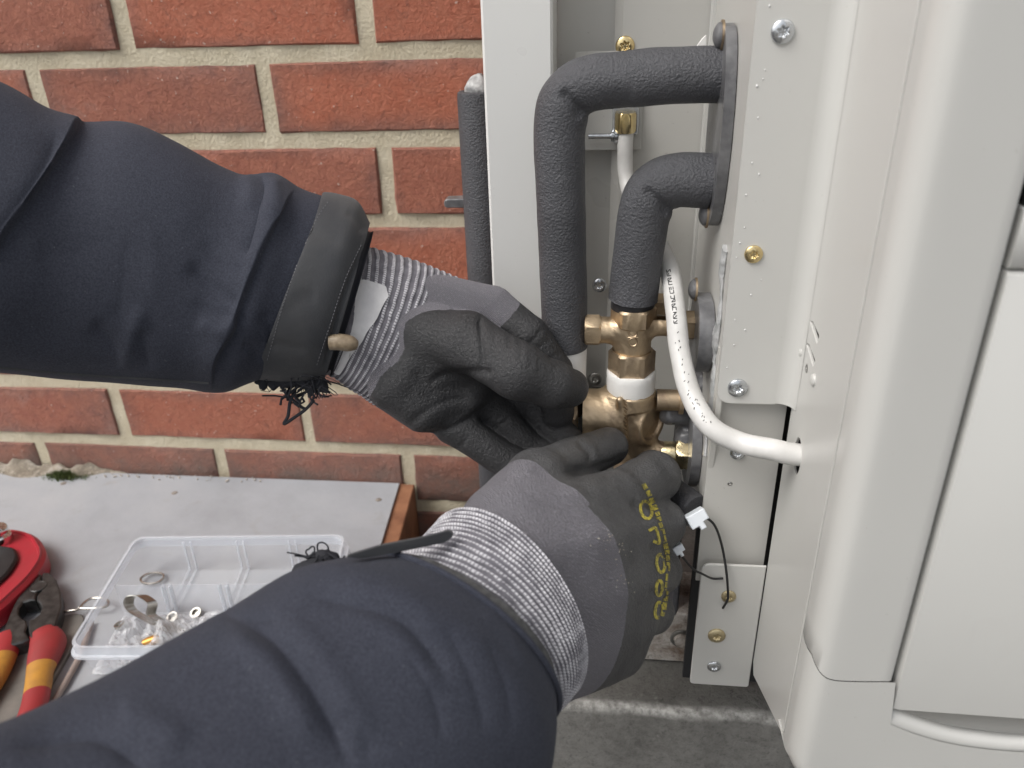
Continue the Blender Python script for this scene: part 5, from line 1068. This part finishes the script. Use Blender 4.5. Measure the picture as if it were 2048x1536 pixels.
tax = ad(1150, 922, .45)-ad(1000, 1040, .372); tax /= np.linalg.norm(tax); dth = (V-ad(1045, 935, .40))@tax
coat = np.clip(.5+(rr_-b0+.004*wob(V, 45, 9)*.4)*40, 0, 1); Pn = project(V); coat = np.where((Pn[:, 1] < 1010), np.clip(.5+dth*60, 0, 1), coat)
dust = np.clip(.55+.45*wob(V, 35, 4)+np.where(Pn[:, 1] < 1050, .3, 0), 0, 1)
hd = mk('hand_shell', V, F, MT['glove'], gd, sharp=None, attr={'coat': coat, 'dust': dust})
# yellow print, worn
def m_print():
    m, N, L, b = nodes('worn_yellow_print'); co = coords(N); f = ramp(N, L, noise(N, L, co, 420, 4, .7), [(.42, (0, 0, 0)), (.56, (1, 1, 1))]); L.new(mixc(N, L, math_(N, L, 'ADD', math_(N, L, 'MULTIPLY', f, .75), .22), (.07, .068, .05), (.52, .44, .06)), b.inputs['Base Color']); b.inputs['Roughness'].default_value = .7; bump(N, L, b, noise(N, L, co, 620, 4), .4, .0006); return m
MT['print'] = m_print(); ht = bvh_of(hd); pr2 = []
for g in (ell(1292, 1020, 11, 18, -14), [(1297, 1062), (1310, 1056), (1316, 1072), (1318, 1086), (1306, 1082)], ell(1321, 1127, 8, 18, -6), ell(1318, 1176, 6, 15, 4), ell(1316, 1220, 6, 16, 8)): pr2.append((g, 6.0))
strip = cr(np.array([(1286, 968), (1296, 985), (1304, 1003), (1312, 1020), (1318, 1040), (1325, 1065), (1331, 1090), (1335, 1112), (1336, 1140), (1334, 1168), (1331, 1195), (1327, 1220), (1322, 1240)], float), 120)
i = 0; rs = random.Random(5)
while i < 112:
    n_ = rs.choice((4, 5, 7)); pr2.append(([tuple(p) for p in strip[i:i+n_+1:max(1, n_//3)]], rs.choice((7.5, 9, 10)))); 
    i += n_+1
out = [ribbon(ht, g, w, .00022) for g, w in pr2]
for q in out:
    if len(q[1]): o_ = mk('print_mark', q[0], q[1], MT['print'], gd, sharp=None)
# white specks on the lower glove
sp = []
for i in range(34):
    a_ = rs.random(); c = np.array([(1212, 1075), (1238, 1105), (1245, 1170)][min(2, int(a_*3))])+np.array([rs.gauss(0, 9), rs.gauss(0, 14)]); sp.append(ribbon(ht, [tuple(c), tuple(c+np.array([rs.uniform(.5, 2.2), rs.uniform(.5, 2.2)]))], rs.uniform(1, 2.6), .0003))
tag(mk('dust_specks', *join([q for q in sp if len(q[1])]), MT['grit'], gd, sharp=None), None, kind='stuff')

# small loose things on the unit: cable tie tail, rain drops
mk('cable_tie', *plate(px2([(1394, 92), (1404, 78), (1413, 70), (1413, 92)], YB-.03), [], pY(YB-.03), .003, .0003), MT['tape'], hp, smooth=False)
MT['drop'] = pm('water_drop', (.62, .62, .61), None, rough=.08, spec=.8)
dr_ = []
for (x, y, r_) in ((1539, 12, 5), (1514, 172, 6), (1516, 236, 4), (1504, 326, 4), (1518, 349, 5), (1492, 390, 4), (1480, 486, 4), (1473, 515, 3), (1530, 140, 3), (1526, 158, 3), (1489, 455, 3), (1502, 590, 4), (1470, 640, 3), (1490, 660, 4), (1468, 690, 3), (1454, 735, 3), (1522, 560, 3)):
    p = at(x, y, YP); k_ = ((p-C0)@_F)/FP; bm = bmesh.new(); bmesh.ops.create_icosphere(bm, subdivisions=2, radius=1); v_, f_ = bm_out(bm); dr_.append((v_*np.array([r_*k_*.42, .0005, r_*k_*.6])+p, f_))
tag(mk('rain_drops', *join(dr_), MT['drop'], hp, sharp=None), None, kind='stuff')
for i, (x, y, lb) in enumerate(((345, 1235, 'small metal ring beside the stem of the bent clip in the organiser box'), (240, 1250, 'small metal ring at the left of the bag in the organiser box'), (392, 1226, 'small metal ring nearest the lower sleeve in the organiser box'))):
    p = az(x, y, BZ+.004); tag(mk('pipe_olive', *lathe(p, (random.uniform(-.6, .6), random.uniform(-.6, .6), 1), [(-.0015, .0034), (-.0015, .0050), (.0015, .0050), (.0015, .0034), (-.0012, .0033)], 20), MT['clipm']), lb, 'ring')
